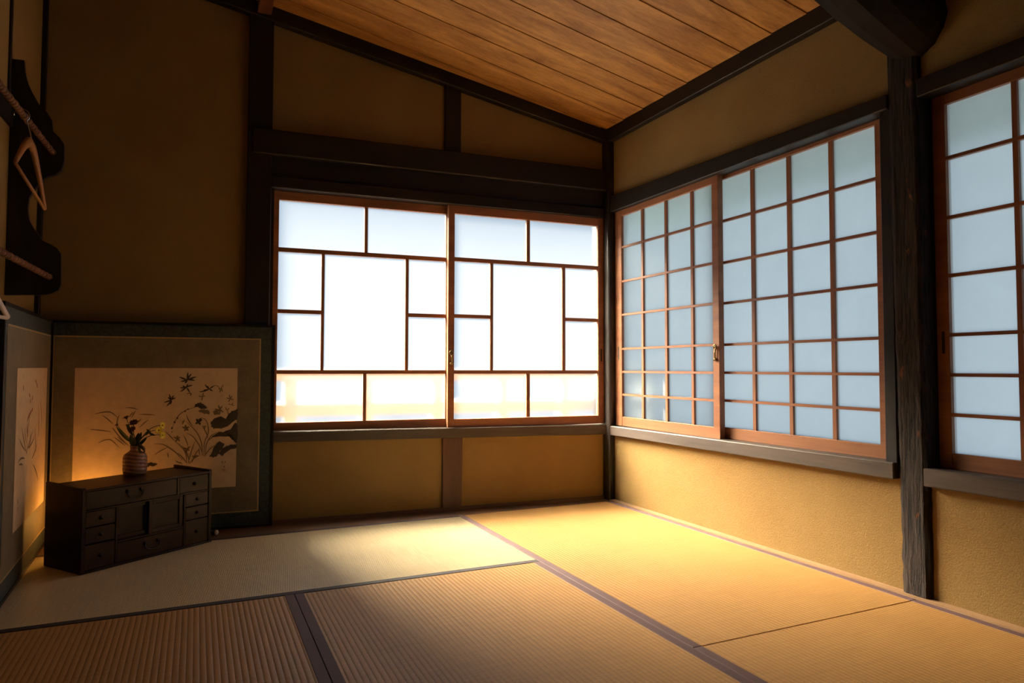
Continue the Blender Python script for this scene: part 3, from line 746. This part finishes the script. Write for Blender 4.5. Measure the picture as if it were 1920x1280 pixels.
def ribbon(bm, pts, w, y, idx):
    """brush stroke: a tapering flat ribbon in the panel plane (x, z)"""
    if len(pts) < 2: return
    P = bez([(p[0], 0, p[1]) for p in pts], 9) if len(pts) < 4 else catmull(pts)
    L, n = [], len(P)
    for i, p in enumerate(P):
        t = (P[min(i + 1, n - 1)] - P[max(i - 1, 0)])
        if t.length < 1e-9: t = Vector((1, 0, 0))
        t.normalize()
        q = Vector((-t.z, 0, t.x))
        k = math.sin(math.pi * (0.06 + 0.90 * i / (n - 1))) ** 0.7 * w / 2
        L.append((bm.verts.new(Vector((p.x, y, p.z)) + q * k), bm.verts.new(Vector((p.x, y, p.z)) - q * k)))
    for i in range(n - 1):
        f = bm.faces.new((L[i][0], L[i][1], L[i + 1][1], L[i + 1][0]))
        f.material_index = idx
def catmull(pts, m=5):
    P = [Vector((p[0], 0, p[1])) for p in pts]
    P = [P[0] * 2 - P[1]] + P + [P[-1] * 2 - P[-2]]
    out = []
    for i in range(1, len(P) - 2):
        for j in range(m):
            t = j / m
            a, b, c, d = P[i - 1:i + 3]
            out.append(0.5 * ((2 * b) + (c - a) * t + (2 * a - 5 * b + 4 * c - d) * t * t + (3 * b - a - 3 * c + d) * t ** 3))
    out.append(P[-2])
    return out

screen = empty('folding_screen', Matrix.Translation((-2.69, 0.21, 0.0004)))
tag(screen, 'low two-panel folding screen with ink paintings standing in the corner behind the chest', 'folding screen')
PH = 0.947
def panel(p0, p1, flip, label):
    """local x from the hinge along the panel, local y away from the viewer; flip = front faces the other side"""
    d = Vector((p1[0] - p0[0], p1[1] - p0[1], 0))
    w = d.length
    rot = math.atan2(d.y, d.x)
    s = -1 if not flip else 1            # side of the painted face
    bm = bmesh.new()
    y0, y1 = (0.0, 0.020) if s < 0 else (-0.020, 0.0)
    ft = 0.012
    box(bm, 0.002, w, y0, y1, 0, ft); box(bm, 0.002, w, y0, y1, PH - ft, PH)
    box(bm, 0.002, 0.006, y0, y1, 0, PH); box(bm, w - ft, w, y0, y1, 0, PH)
    ya, yb = sorted((y0 * 0.6 + y1 * 0.4, y0 * 0.4 + y1 * 0.6))
    box(bm, 0.004, w - ft / 2, ya, yb, ft / 2, PH - ft / 2)
    o = mk('panel', bm, M_LACQ, screen, recenter=False)
    o.rotation_euler = (0, 0, rot)
    tag(o, label)
    def layer(name, x0, x1, z0, z1, depth, m):
        q = sorted((s * 0.0, s * depth))
        b2 = bmesh.new()
        off = (y0 + 0.0035) if s < 0 else (y1 - 0.0035)
        yy = sorted((off - s * 0.003, off + s * depth))
        box(b2, x0, x1, yy[0], yy[1], z0, z1)
        return mk(name, b2, m, o)
    layer('brocade_border', 0.006, w - 0.012, 0.012, PH - 0.012, 0.0004, M_BROC)
    layer('gold_braid', 0.006, w - 0.062, 0.072, PH - 0.066, 0.0012, M_GOLD)
    layer('silk_mount', 0.010, w - 0.068, 0.078, PH - 0.072, 0.0016, M_SILK)
    layer('painting_paper', 0.088, 0.741 if s < 0 else 0.708, 0.192, 0.741, 0.0024, M_PAPER)
    yy = ((y0 + 0.0035) - 0.0030) if s < 0 else ((y1 - 0.0035) + 0.0030)
    bm = bmesh.new()
    if s < 0:
        for (t, ww, pts) in INK: ribbon(bm, pts, ww, yy, t)
        for (t, pts) in BLOB:
            c = Vector((sum(p[0] for p in pts) / len(pts), yy - 0.0002, sum(p[1] for p in pts) / len(pts)))
            rg = random.Random(len(pts))
            P = catmull(list(pts) + [pts[0]], 4)[:-1]
            vs = [bm.verts.new((p.x + rg.uniform(-1, 1) * 0.003, c.y, p.z + rg.uniform(-1, 1) * 0.003)) for p in P]
            vs = [v for v in vs]
            cv = bm.verts.new(c)
            for i in range(len(vs)):
                f = bm.faces.new((cv, vs[i], vs[(i + 1) % len(vs)]))
                f.material_index = t
    else:
        for (t, ww, pts) in TWIG: ribbon(bm, [(p[0], p[1]) for p in pts], ww, yy, t)
    me_o = mk('ink_drawing', bm, M_INK, o)
    me_o.data.materials.append(M_INKL); me_o.data.materials.append(M_SEAL)
    tag(me_o, kind='stuff')
    tag(me_o, 'ink brush painting of orchids, bamboo leaves and rocks' if s < 0 else 'faint ink painting of slender twigs')
panel((-2.69, 0.21), (-1.788, 0.155), False, 'screen panel facing the viewer, painted with orchids and rocks')
panel((-2.69, 0.21), (-2.66, -0.72), True, 'screen panel along the rack wall with a faint painting')

# ================================================================ DRAWER CHEST
M_CHEST = wood('dark_chest_wood', (0.011, 0.0036, 0.002), (0.030, 0.0105, 0.0052), 'X', 0.42, 50, 0.15, 0.16)
M_CHESTZ = wood('dark_chest_wood_upright', (0.009, 0.003, 0.0018), (0.020, 0.007, 0.0038), 'Z', 0.45, 50, 0.15, 0.14)
CW, CD, CH = 0.540, 0.240, 0.300
chest = empty('drawer_chest', Matrix.Translation((-2.490, -0.370, 0.0)) @ Matrix.Rotation(math.atan2(0.321, 0.433), 4, 'Z'))
tag(chest, 'low dark wooden chest of small drawers standing in front of the folding screen', 'chest')
bm = bmesh.new()
box(bm, 0, 0.016, 0.0, CD, 0.0, CH + 0.002)
box(bm, CW - 0.014, CW, 0.0, CD, 0.0, CH + 0.002)
box(bm, 0.016, CW - 0.014, CD - 0.010, CD, 0.0, CH - 0.008)
box(bm, 0.016, CW - 0.014, 0.004, CD - 0.01, 0.0, 0.008)
mk('carcass', bm, M_CHESTZ, chest, 0.0015)
bm = bmesh.new()
box(bm, -0.003, CW + 0.003, -0.004, 0.02, 0.0, 0.005)
mk('plinth', bm, M_CHEST, chest, 0.0015)
bm = bmesh.new()
box(bm, 0.014, CW - 0.012, 0.0, CD, CH - 0.008, CH + 0.001)
mk('top_board', bm, M_CHEST, chest, 0.0015)
for x in (0.0, CW - 0.014):
    bm = bmesh.new()
    hexa(bm, [(x, 0.0, CH + 0.001), (x + 0.014, 0.0, CH + 0.001), (x + 0.014, CD, CH + 0.001), (x, CD, CH + 0.001),
              (x, 0.004, CH + 0.007), (x + 0.014, 0.004, CH + 0.007), (x + 0.014, CD, CH + 0.012), (x, CD, CH + 0.012)])
    mk('end_rim', bm, M_CHEST, chest, 0.001)
def rail_(x0, x1, z0, z1):
    bm = bmesh.new()
    box(bm, x0, x1, 0.002, 0.20, z0, z1)
    mk('divider', bm, M_CHEST, chest, 0.0008)
rail_(0.016, 0.526, 0.2195, 0.2245)
rail_(0.127, 0.133, 0.008, 0.2195)
rail_(0.411, 0.418, 0.008, 0.2195)
rail_(0.379, 0.389, 0.2245, 0.292)
rail_(0.133, 0.411, 0.084, 0.0905)
def drawer(x0, x1, z0, z1, kind, y=0.004):
    bm = bmesh.new()
    box(bm, x0 + 0.0012, x1 - 0.0012, y, 0.19, z0 + 0.0012, z1 - 0.0012)
    d = mk('drawer', bm, M_CHEST, chest, 0.0012)
    cx, cz = (x0 + x1) / 2, (z0 + z1) / 2
    bm = bmesh.new()
    if kind == 'bail':
        hw, dr = 0.031, 0.024
        zt = cz + 0.008
        pts = [(cx - hw + 0.004, y - 0.003, zt + 0.004), (cx - hw, y - 0.008, zt - 0.006), (cx - hw * 0.75, y - 0.010, zt - dr * 0.75), (cx, y - 0.011, zt - dr), (cx + hw * 0.75, y - 0.010, zt - dr * 0.75), (cx + hw, y - 0.008, zt - 0.006), (cx + hw - 0.004, y - 0.003, zt + 0.004)]
        tube(bm, pts, 0.0026, 8)
        for sx in (-1, 1):
            tube(bm, [(cx + sx * (hw - 0.004), y + 0.001, zt + 0.005), (cx + sx * (hw - 0.004), y - 0.006, zt + 0.005)], 0.0065, 10)
        h = mk('bail_handle', bm, M_IRON, d, smooth=True)
    else:
        tube(bm, [(cx, y + 0.001, cz), (cx, y - 0.0025, cz), (cx, y - 0.0035, cz), (cx, y - 0.010, cz)], [0.0075, 0.0075, 0.003, 0.004], 10)
        h = mk('knob', bm, M_IRON, d, smooth=True)
    h.location -= d.location
drawer(0.016, 0.379, 0.2245, 0.292, 'bail')
drawer(0.389, 0.526, 0.2245, 0.292, 'knob')
for z0, z1 in ((0.162, 0.2195), (0.101, 0.160), (0.008, 0.099)): drawer(0.016, 0.127, z0, z1, 'knob')
for z0, z1 in ((0.165, 0.2195), (0.110, 0.163), (0.008, 0.108)): drawer(0.418, 0.526, z0, z1, 'knob')
drawer(0.133, 0.411, 0.008, 0.084, 'bail')
def sdoor(x0, x1, z0, z1, y):
    bm = bmesh.new()
    f = 0.016
    box(bm, x0, x0 + f, y, y + 0.010, z0, z1); box(bm, x1 - f, x1, y, y + 0.010, z0, z1)
    box(bm, x0 + f, x1 - f, y, y + 0.010, z0, z0 + f); box(bm, x0 + f, x1 - f, y, y + 0.010, z1 - f, z1)
    d = mk('sliding_door', bm, M_CHEST, chest, 0.001)
    bm = bmesh.new()
    box(bm, x0 + f - 0.002, x1 - f + 0.002, y + 0.006, y + 0.009, z0 + f - 0.002, z1 - f + 0.002)
    q = mk('door_panel', bm, M_CHEST, d)
    q.location -= d.location
sdoor(0.134, 0.270, 0.0905, 0.2195, 0.022)
sdoor(0.262, 0.410, 0.0905, 0.2195, 0.008)

# ================================================================ VASE AND FLOWERS
VB = Vector((-2.350, -0.022, 0.3012))
vase = empty('flower_vase', Matrix.Translation(VB))
tag(vase, 'small brown stoneware vase with spiral grooves on the chest', 'vase')
bm = bmesh.new()
lathe(bm, [(0.036, 0.0), (0.043, 0.004), (0.0455, 0.02), (0.0460, 0.055), (0.0455, 0.070), (0.041, 0.082), (0.030, 0.091), (0.021, 0.097), (0.0185, 0.104), (0.019, 0.113), (0.021, 0.119), (0.018, 0.119), (0.015, 0.110), (0.015, 0.09)], 40)
mk('body', bm, m_vase(), vase, smooth=True, recenter=False)
bm = bmesh.new()
tube(bm, [(0.014, -0.006, 0.112), (0.032, -0.014, 0.112), (0.036, -0.016, 0.102), (0.034, -0.015, 0.090)], [0.004, 0.005, 0.004, 0.004], 8)
mk('ear', bm, bpy.data.materials['stoneware'], vase, smooth=True)

M_STEM = plain('stem_green', (0.035, 0.055, 0.018), 0.6)
M_LEAF = plain('leaf_green', (0.035, 0.075, 0.028), 0.55)
M_YEL = plain('yellow_petal', (0.90, 0.68, 0.04), 0.6)
M_YELC = plain('flower_centre', (0.30, 0.15, 0.02), 0.8)
M_PUR = plain('purple_petal', (0.10, 0.035, 0.075), 0.6)
M_RUST = plain('rust_petal', (0.17, 0.055, 0.025), 0.6)
RV, FV = Vector((0.907, -0.421, 0)), Vector((0.421, 0.907, 0))
def vp(x, z, y=0.0):
    return RV * x + FV * y + Vector((0, 0, z))
def petals(bm, c, nrm, r, n, wid, cup, seed):
    nrm = nrm.normalized()
    a = nrm.orthogonal().normalized()
    b = nrm.cross(a)
    rg = random.Random(seed)
    for k in range(n):
        th = 2 * math.pi * k / n + rg.uniform(-0.1, 0.1)
        d = a * math.cos(th) + b * math.sin(th)
        e = nrm.cross(d)
        L = r * rg.uniform(0.88, 1.08)
        p0 = c + d * r * 0.12
        p1 = c + d * L * 0.6 + nrm * cup * 0.6
        p2 = c + d * L + nrm * cup
        vs = [bm.verts.new(p) for p in (p0 - e * wid * 0.3, p0 + e * wid * 0.3, p1 + e * wid * 0.5, p2 + e * wid * 0.2, p2 - e * wid * 0.2, p1 - e * wid * 0.5)]
        bm.faces.new((vs[0], vs[1], vs[2], vs[5])); bm.faces.new((vs[5], vs[2], vs[3], vs[4]))
def leaf(bm, pts, w, twist=0.3):
    P = bez(pts, 8)
    n = len(P)
    L = []
    for i, p in enumerate(P):
        t = (P[min(i + 1, n - 1)] - P[max(i - 1, 0)]).normalized()
        q = t.cross(FV + Vector((0, 0, twist))).normalized()
        k = w / 2 * math.sin(math.pi * (0.05 + 0.92 * i / (n - 1))) ** 0.8
        L.append((bm.verts.new(p + q * k), bm.verts.new(p + FV * 0.15 * k), bm.verts.new(p - q * k)))
    for i in range(n - 1):
        bm.faces.new((L[i][0], L[i][1], L[i + 1][1], L[i + 1][0]))
        bm.faces.new((L[i][1], L[i][2], L[i + 1][2], L[i + 1][1]))
def flower(name, label, head, mid, nrm, r, n, mp, mc, seed, root=(0.0, 0.095), leaves=()):
    e = empty(name, Matrix.Translation(VB + Vector((0, 0, 0.112))))
    O = Vector((0, 0, -0.112))
    bm = bmesh.new()
    tube(bm, [p + O for p in bez([vp(root[0], root[1]), vp(root[0] + (mid[0] - root[0]) * 0.2, 0.135, mid[2] * 0.3), vp(*mid), vp(*head)], 10)], [0.0017] * 8 + [0.0013] * 3, 6)
    mk('stem', bm, M_STEM, e, smooth=True, recenter=False)
    bm = bmesh.new()
    c = vp(*head) + O
    petals(bm, c, nrm, r, n, r * 0.55, r * 0.25, seed)
    petals(bm, c + nrm.normalized() * 0.0015, nrm, r * 0.8, n, r * 0.5, r * 0.4, seed + 5)
    mk('blossom', bm, mp, e, recenter=False)
    bm = bmesh.new()
    q = nrm.normalized()
    tube(bm, [c - q * 0.005, c - q * 0.002, c + q * 0.002, c + q * 0.004], [0.0015, r * 0.32, r * 0.32, r * 0.12], 10)
    mk('flower_centre', bm, mc, e, smooth=True, recenter=False)
    for (pts, w) in leaves:
        bm = bmesh.new()
        leaf(bm, [vp(*p) + O for p in pts], w)
        mk('leaf', bm, M_LEAF, e, recenter=False)
    tag(e, label, 'flower', 'cut flowers in the vase')
RT = RV * 1.0 - FV * 0.35 + Vector((0, 0, 0.1))
flower('yellow_daisy', 'topmost yellow daisy at the right of the vase bouquet', (0.108, 0.202, 0.0), (0.05, 0.205, 0.0), RT, 0.015, 11, M_YEL, M_YELC, 1)
flower('yellow_daisy', 'middle yellow daisy at the right of the vase bouquet', (0.100, 0.183, -0.012), (0.05, 0.188, -0.01), RT - FV * 0.5, 0.015, 11, M_YEL, M_YELC, 2, leaves=[([(0.05, 0.187, -0.01), (0.06, 0.178, -0.01), (0.072, 0.168, -0.012)], 0.012)])
flower('yellow_daisy', 'lowest yellow daisy at the right of the vase bouquet', (0.112, 0.162, -0.006), (0.05, 0.172, 0.0), RT, 0.016, 11, M_YEL, M_YELC, 3, leaves=[([(0.055, 0.168, 0), (0.065, 0.166, 0), (0.082, 0.160, 0)], 0.011), ([(0.04, 0.160, 0), (0.05, 0.172, 0), (0.055, 0.175, 0)], 0.010)])
flower('purple_flower', 'rust and purple flower at the top of the vase bouquet', (-0.040, 0.232, 0.0), (-0.02, 0.18, 0.0), Vector((0, 0, 1)) - RV * 0.3 - FV * 0.3, 0.015, 9, M_RUST, M_PUR, 4, leaves=[([(-0.025, 0.19, 0), (-0.035, 0.205, 0), (-0.042, 0.2, 0)], 0.014)])
flower('purple_flower', 'dark purple flower in the middle of the vase bouquet', (-0.002, 0.212, -0.012), (-0.008, 0.17, -0.006), Vector((0, 0, 0.8)) - FV * 0.7, 0.018, 10, M_PUR, M_RUST, 5, leaves=[([(-0.01, 0.16, 0), (-0.03, 0.185, 0), (-0.036, 0.205, 0)], 0.018)])
flower('purple_flower', 'small purple flower low in the vase bouquet', (0.000, 0.188, -0.024), (0.004, 0.16, -0.014), Vector((0, 0, 0.6)) - FV, 0.014, 9, M_PUR, M_RUST, 6, leaves=[([(0.008, 0.13, -0.01), (0.024, 0.15, -0.012), (0.030, 0.175, -0.012)], 0.016)])
flower('purple_flower', 'purple flower leaning out at the left of the vase bouquet', (-0.078, 0.202, 0.0), (-0.045, 0.165, 0.0), Vector((-0.5, 0, 0.8)), 0.011, 9, M_PUR, M_RUST, 7, leaves=[([(-0.012, 0.13, 0), (-0.045, 0.155, -0.004), (-0.078, 0.196, -0.004)], 0.020)])
def sprig(label, leaves, stem):
    e = empty('leafy_sprig', Matrix.Translation(VB + Vector((0, 0, 0.112))))
    O = Vector((0, 0, -0.112))
    bm = bmesh.new()
    tube(bm, [vp(*p) + O for p in stem], 0.0014, 6)
    mk('stem', bm, M_STEM, e, recenter=False)
    for (pts, w) in leaves:
        bm = bmesh.new()
        leaf(bm, [vp(*p) + O for p in pts], w)
        mk('leaf', bm, M_LEAF, e, recenter=False)
    tag(e, label, 'sprig', 'leafy sprigs in the vase')
sprig('dense green leafy sprig rising from the vase mouth', [([(0.0, 0.11, -0.008), (0.012, 0.14, -0.01), (0.018, 0.172, -0.01)], 0.022), ([(-0.002, 0.11, -0.01), (-0.012, 0.135, -0.012), (-0.014, 0.165, -0.012)], 0.020), ([(0.004, 0.11, 0.004), (0.026, 0.135, 0.004), (0.045, 0.15, 0.004)], 0.014), ([(0, 0.11, -0.012), (0.002, 0.13, -0.016), (0.004, 0.155, -0.018)], 0.018)], [(0, 0.09, 0), (0.0, 0.12, 0), (0.004, 0.16, 0)])
sprig('green sprig drooping over the right shoulder of the vase', [([(0.018, 0.122, -0.012), (0.034, 0.122, -0.016), (0.046, 0.098, -0.018)], 0.016), ([(0.018, 0.120, -0.012), (0.026, 0.108, -0.018), (0.032, 0.088, -0.02)], 0.014)], [(0.002, 0.09, 0), (0.008, 0.122, -0.006), (0.020, 0.122, -0.012)])

# ================================================================ LAMP BEHIND THE CHEST
lamp = empty('floor_lamp', Matrix.Translation((-2.540, 0.070, 0.0)))
tag(lamp, 'small warm floor lamp glowing behind the chest in the screen corner', 'lamp')
bm = bmesh.new()
lathe(bm, [(0.040, 0.0), (0.040, 0.010), (0.034, 0.014), (0.008, 0.018), (0.007, 0.06)], 24)
mk('base', bm, M_LACQ, lamp, smooth=False, recenter=False)
m_b, nt, b = newmat('warm_bulb')
b.inputs['Base Color'].default_value = (1, 0.7, 0.4, 1)
b.inputs['Emission Color'].default_value = (1.0, 0.42, 0.08, 1)
b.inputs['Emission Strength'].default_value = 3.0
bm = bmesh.new()
lathe(bm, [(0.009, 0.058), (0.011, 0.072), (0.022, 0.090), (0.026, 0.106), (0.020, 0.124), (0.006, 0.131)], 20)
bulb = mk('bulb', bm, m_b, lamp, smooth=True, recenter=False)
pl = bpy.data.lights.new('lamp_light', 'POINT')
pl.energy = 2.2
pl.color = (1.0, 0.45, 0.09)
pl.shadow_soft_size = 0.02
plo = bpy.data.objects.new('lamp_light', pl)
COL.objects.link(plo)
plo.parent = lamp
plo.location = (0, 0, 0.150)

plug = empty('cord_plug', Matrix.Translation((-2.035, 0.055, -0.0005)))
tag(plug, 'small dark plug with a glint coloured on its end, lying beside the chest', 'plug')
bm = bmesh.new()
tube(bm, [(-0.03, 0.02, 0.014), (-0.008, 0.004, 0.014), (0.0, 0.0, 0.014)], [0.008, 0.012, 0.013], 12)
mk('body', bm, M_IRON, plug, smooth=True, recenter=False)
bm = bmesh.new()
tube(bm, [(0.0, 0.0, 0.014), (0.006, -0.004, 0.014), (0.010, -0.006, 0.014)], [0.0125, 0.011, 0.006], 12)
mk('cap', bm, plain('pale_glint', (0.55, 0.48, 0.40), 0.4), plug, smooth=True, recenter=False)  # pale colour of this end stands in for a light glint
bm = bmesh.new()
tube(bm, bez([(-0.03, 0.02, 0.013), (-0.09, 0.09, 0.004), (-0.16, 0.125, 0.004), (-0.26, 0.115, 0.004)], 10), 0.003, 6)
mk('cord', bm, M_IRON, plug, smooth=True, recenter=False)

# ================================================================ WALL RACK AND HANGERS
rack = empty('wall_rack', Matrix.Translation((-2.775, -0.20, 1.011)))
tag(rack, 'dark scroll-cut wall rack holding two rope-wrapped rods', 'rack')
RO = Vector((-2.775, -0.20, 1.011))
PROF = [(-2.774, 1.898), (-2.736, 1.9), (-2.732, 1.856), (-2.722, 1.816), (-2.705, 1.777), (-2.68, 1.732), (-2.659, 1.714), (-2.643, 1.686), (-2.639, 1.645), (-2.616, 1.622), (-2.602, 1.599), (-2.6, 1.537), (-2.608, 1.499), (-2.625, 1.479), (-2.65, 1.469), (-2.667, 1.455), (-2.689, 1.42), (-2.708, 1.381), (-2.712, 1.34), (-2.706, 1.297), (-2.692, 1.268), (-2.675, 1.243), (-2.661, 1.222), (-2.635, 1.21), (-2.615, 1.197), (-2.602, 1.177), (-2.599, 1.061), (-2.606, 1.039), (-2.626, 1.025), (-2.648, 1.018), (-2.774, 1.011)]
for yb in (-0.20, -1.75):
    bm = bmesh.new()
    dx = lx(yb) - lx(-0.2)
    v0 = [bm.verts.new((x + dx, yb, z)) for x, z in PROF]
    v1 = [bm.verts.new((x + dx, yb + 0.022, z)) for x, z in PROF]
    bm.faces.new(v0); bm.faces.new(v1[::-1])
    for i in range(len(PROF)):
        j = (i + 1) % len(PROF)
        bm.faces.new((v0[i], v0[j], v1[j], v1[i]))
    o = mk('bracket', bm, M_DARKZ, rack)
    o.location -= RO
M_ROPE = m_rope()
rod_xz = lambda y: (-2.638 + 0.031 * (y + 0.2))
for z in (1.563, 1.086):
    bm = bmesh.new()
    n = 90
    pts, rad = [], []
    for i in range(n + 1):
        y = -0.185 - 1.57 * i / n
        pts.append((rod_xz(y), y, z))
        rad.append(0.0105 + 0.0016 * math.sin(i * 1.9) + (0.004 if i == 0 else 0))
    tube(bm, pts, rad, 12)
    o = mk('rod', bm, M_ROPE, rack, smooth=True)
    o.location -= RO

def hanger(label, neck, near, far, hook_top, mw):
    neck, near, far, hook_top = map(Vector, (neck, near, far, hook_top))
    e = empty('coat_hanger', Matrix.Translation(hook_top))
    bm = bmesh.new()
    ctrl = [near, near.lerp(neck, 0.5) + Vector((0, 0, 0.020)), near.lerp(neck, 0.85) + Vector((0, 0, 0.018)), neck, far.lerp(neck, 0.85) + Vector((0, 0, 0.018)), far.lerp(neck, 0.5) + Vector((0, 0, 0.020)), far]
    P = catmull3(ctrl, 5)
    n = len(P)
    tube(bm, [p - hook_top for p in P], [0.009 + 0.009 * math.sin(math.pi * i / (n - 1)) for i in range(n)], 10, True, 0.55)
    mk('shoulder_arms', bm, mw, e, smooth=True, recenter=False)
    bm = bmesh.new()
    tube(bm, [near.lerp(far, 0.02) - hook_top - Vector((0, 0, 0.002)), near.lerp(far, 0.98) - hook_top - Vector((0, 0, 0.002))], 0.0055, 8)
    mk('trouser_bar', bm, mw, e, smooth=True, recenter=False)
    bm = bmesh.new()
    d = (far - near); d.z = 0; d.normalize()
    sd = Vector((d.y, -d.x, 0))
    R = 0.021
    c = hook_top - Vector((0, 0, R))
    pts = [c + (sd * math.cos(t) + Vector((0, 0, 1)) * math.sin(t)) * R for t in [math.radians(a) for a in range(190, -60, -20)]]
    pts += [neck + Vector((0, 0, 0.03)), neck + Vector((0, 0, 0.012))]
    tube(bm, [p - hook_top for p in pts], 0.0019, 6)
    mk('hook', bm, M_STEEL, e, smooth=True, recenter=False)
    tag(e, label, 'hanger', 'coat hangers on the wall rack')
def catmull3(P, m):
    P = [P[0] * 2 - P[1]] + list(P) + [P[-1] * 2 - P[-2]]
    out = []
    for i in range(1, len(P) - 2):
        for j in range(m):
            t = j / m
            a, b, c, d = P[i - 1:i + 3]
            out.append(0.5 * ((2 * b) + (c - a) * t + (2 * a - 5 * b + 4 * c - d) * t * t + (3 * b - a - 3 * c + d) * t ** 3))
    out.append(P[-2])
    return out
M_HANG = wood('hanger_wood', (0.22, 0.090, 0.020), (0.33, 0.140, 0.034), 'Y', 0.55, 80, 0.1, 0.2)
M_HANGW = plain('pale_hanger_wood', (0.62, 0.48, 0.38), 0.45)
hanger('brown wooden coat hanger hooked on the upper rod', (-2.625, -0.63, 1.462), (-2.623, -0.835, 1.350), (-2.612, -0.455, 1.292), (rod_xz(-0.63) , -0.63, 1.563 + 0.0145), M_HANG)
hanger('pale coat hanger on the lower rod, cut off by the left edge of the photo', (rod_xz(-1.05), -1.05, 0.985), (-2.690, -1.25, 0.885), (-2.625, -0.850, 0.889), (rod_xz(-1.05), -1.05, 1.086 + 0.0145), M_HANGW)
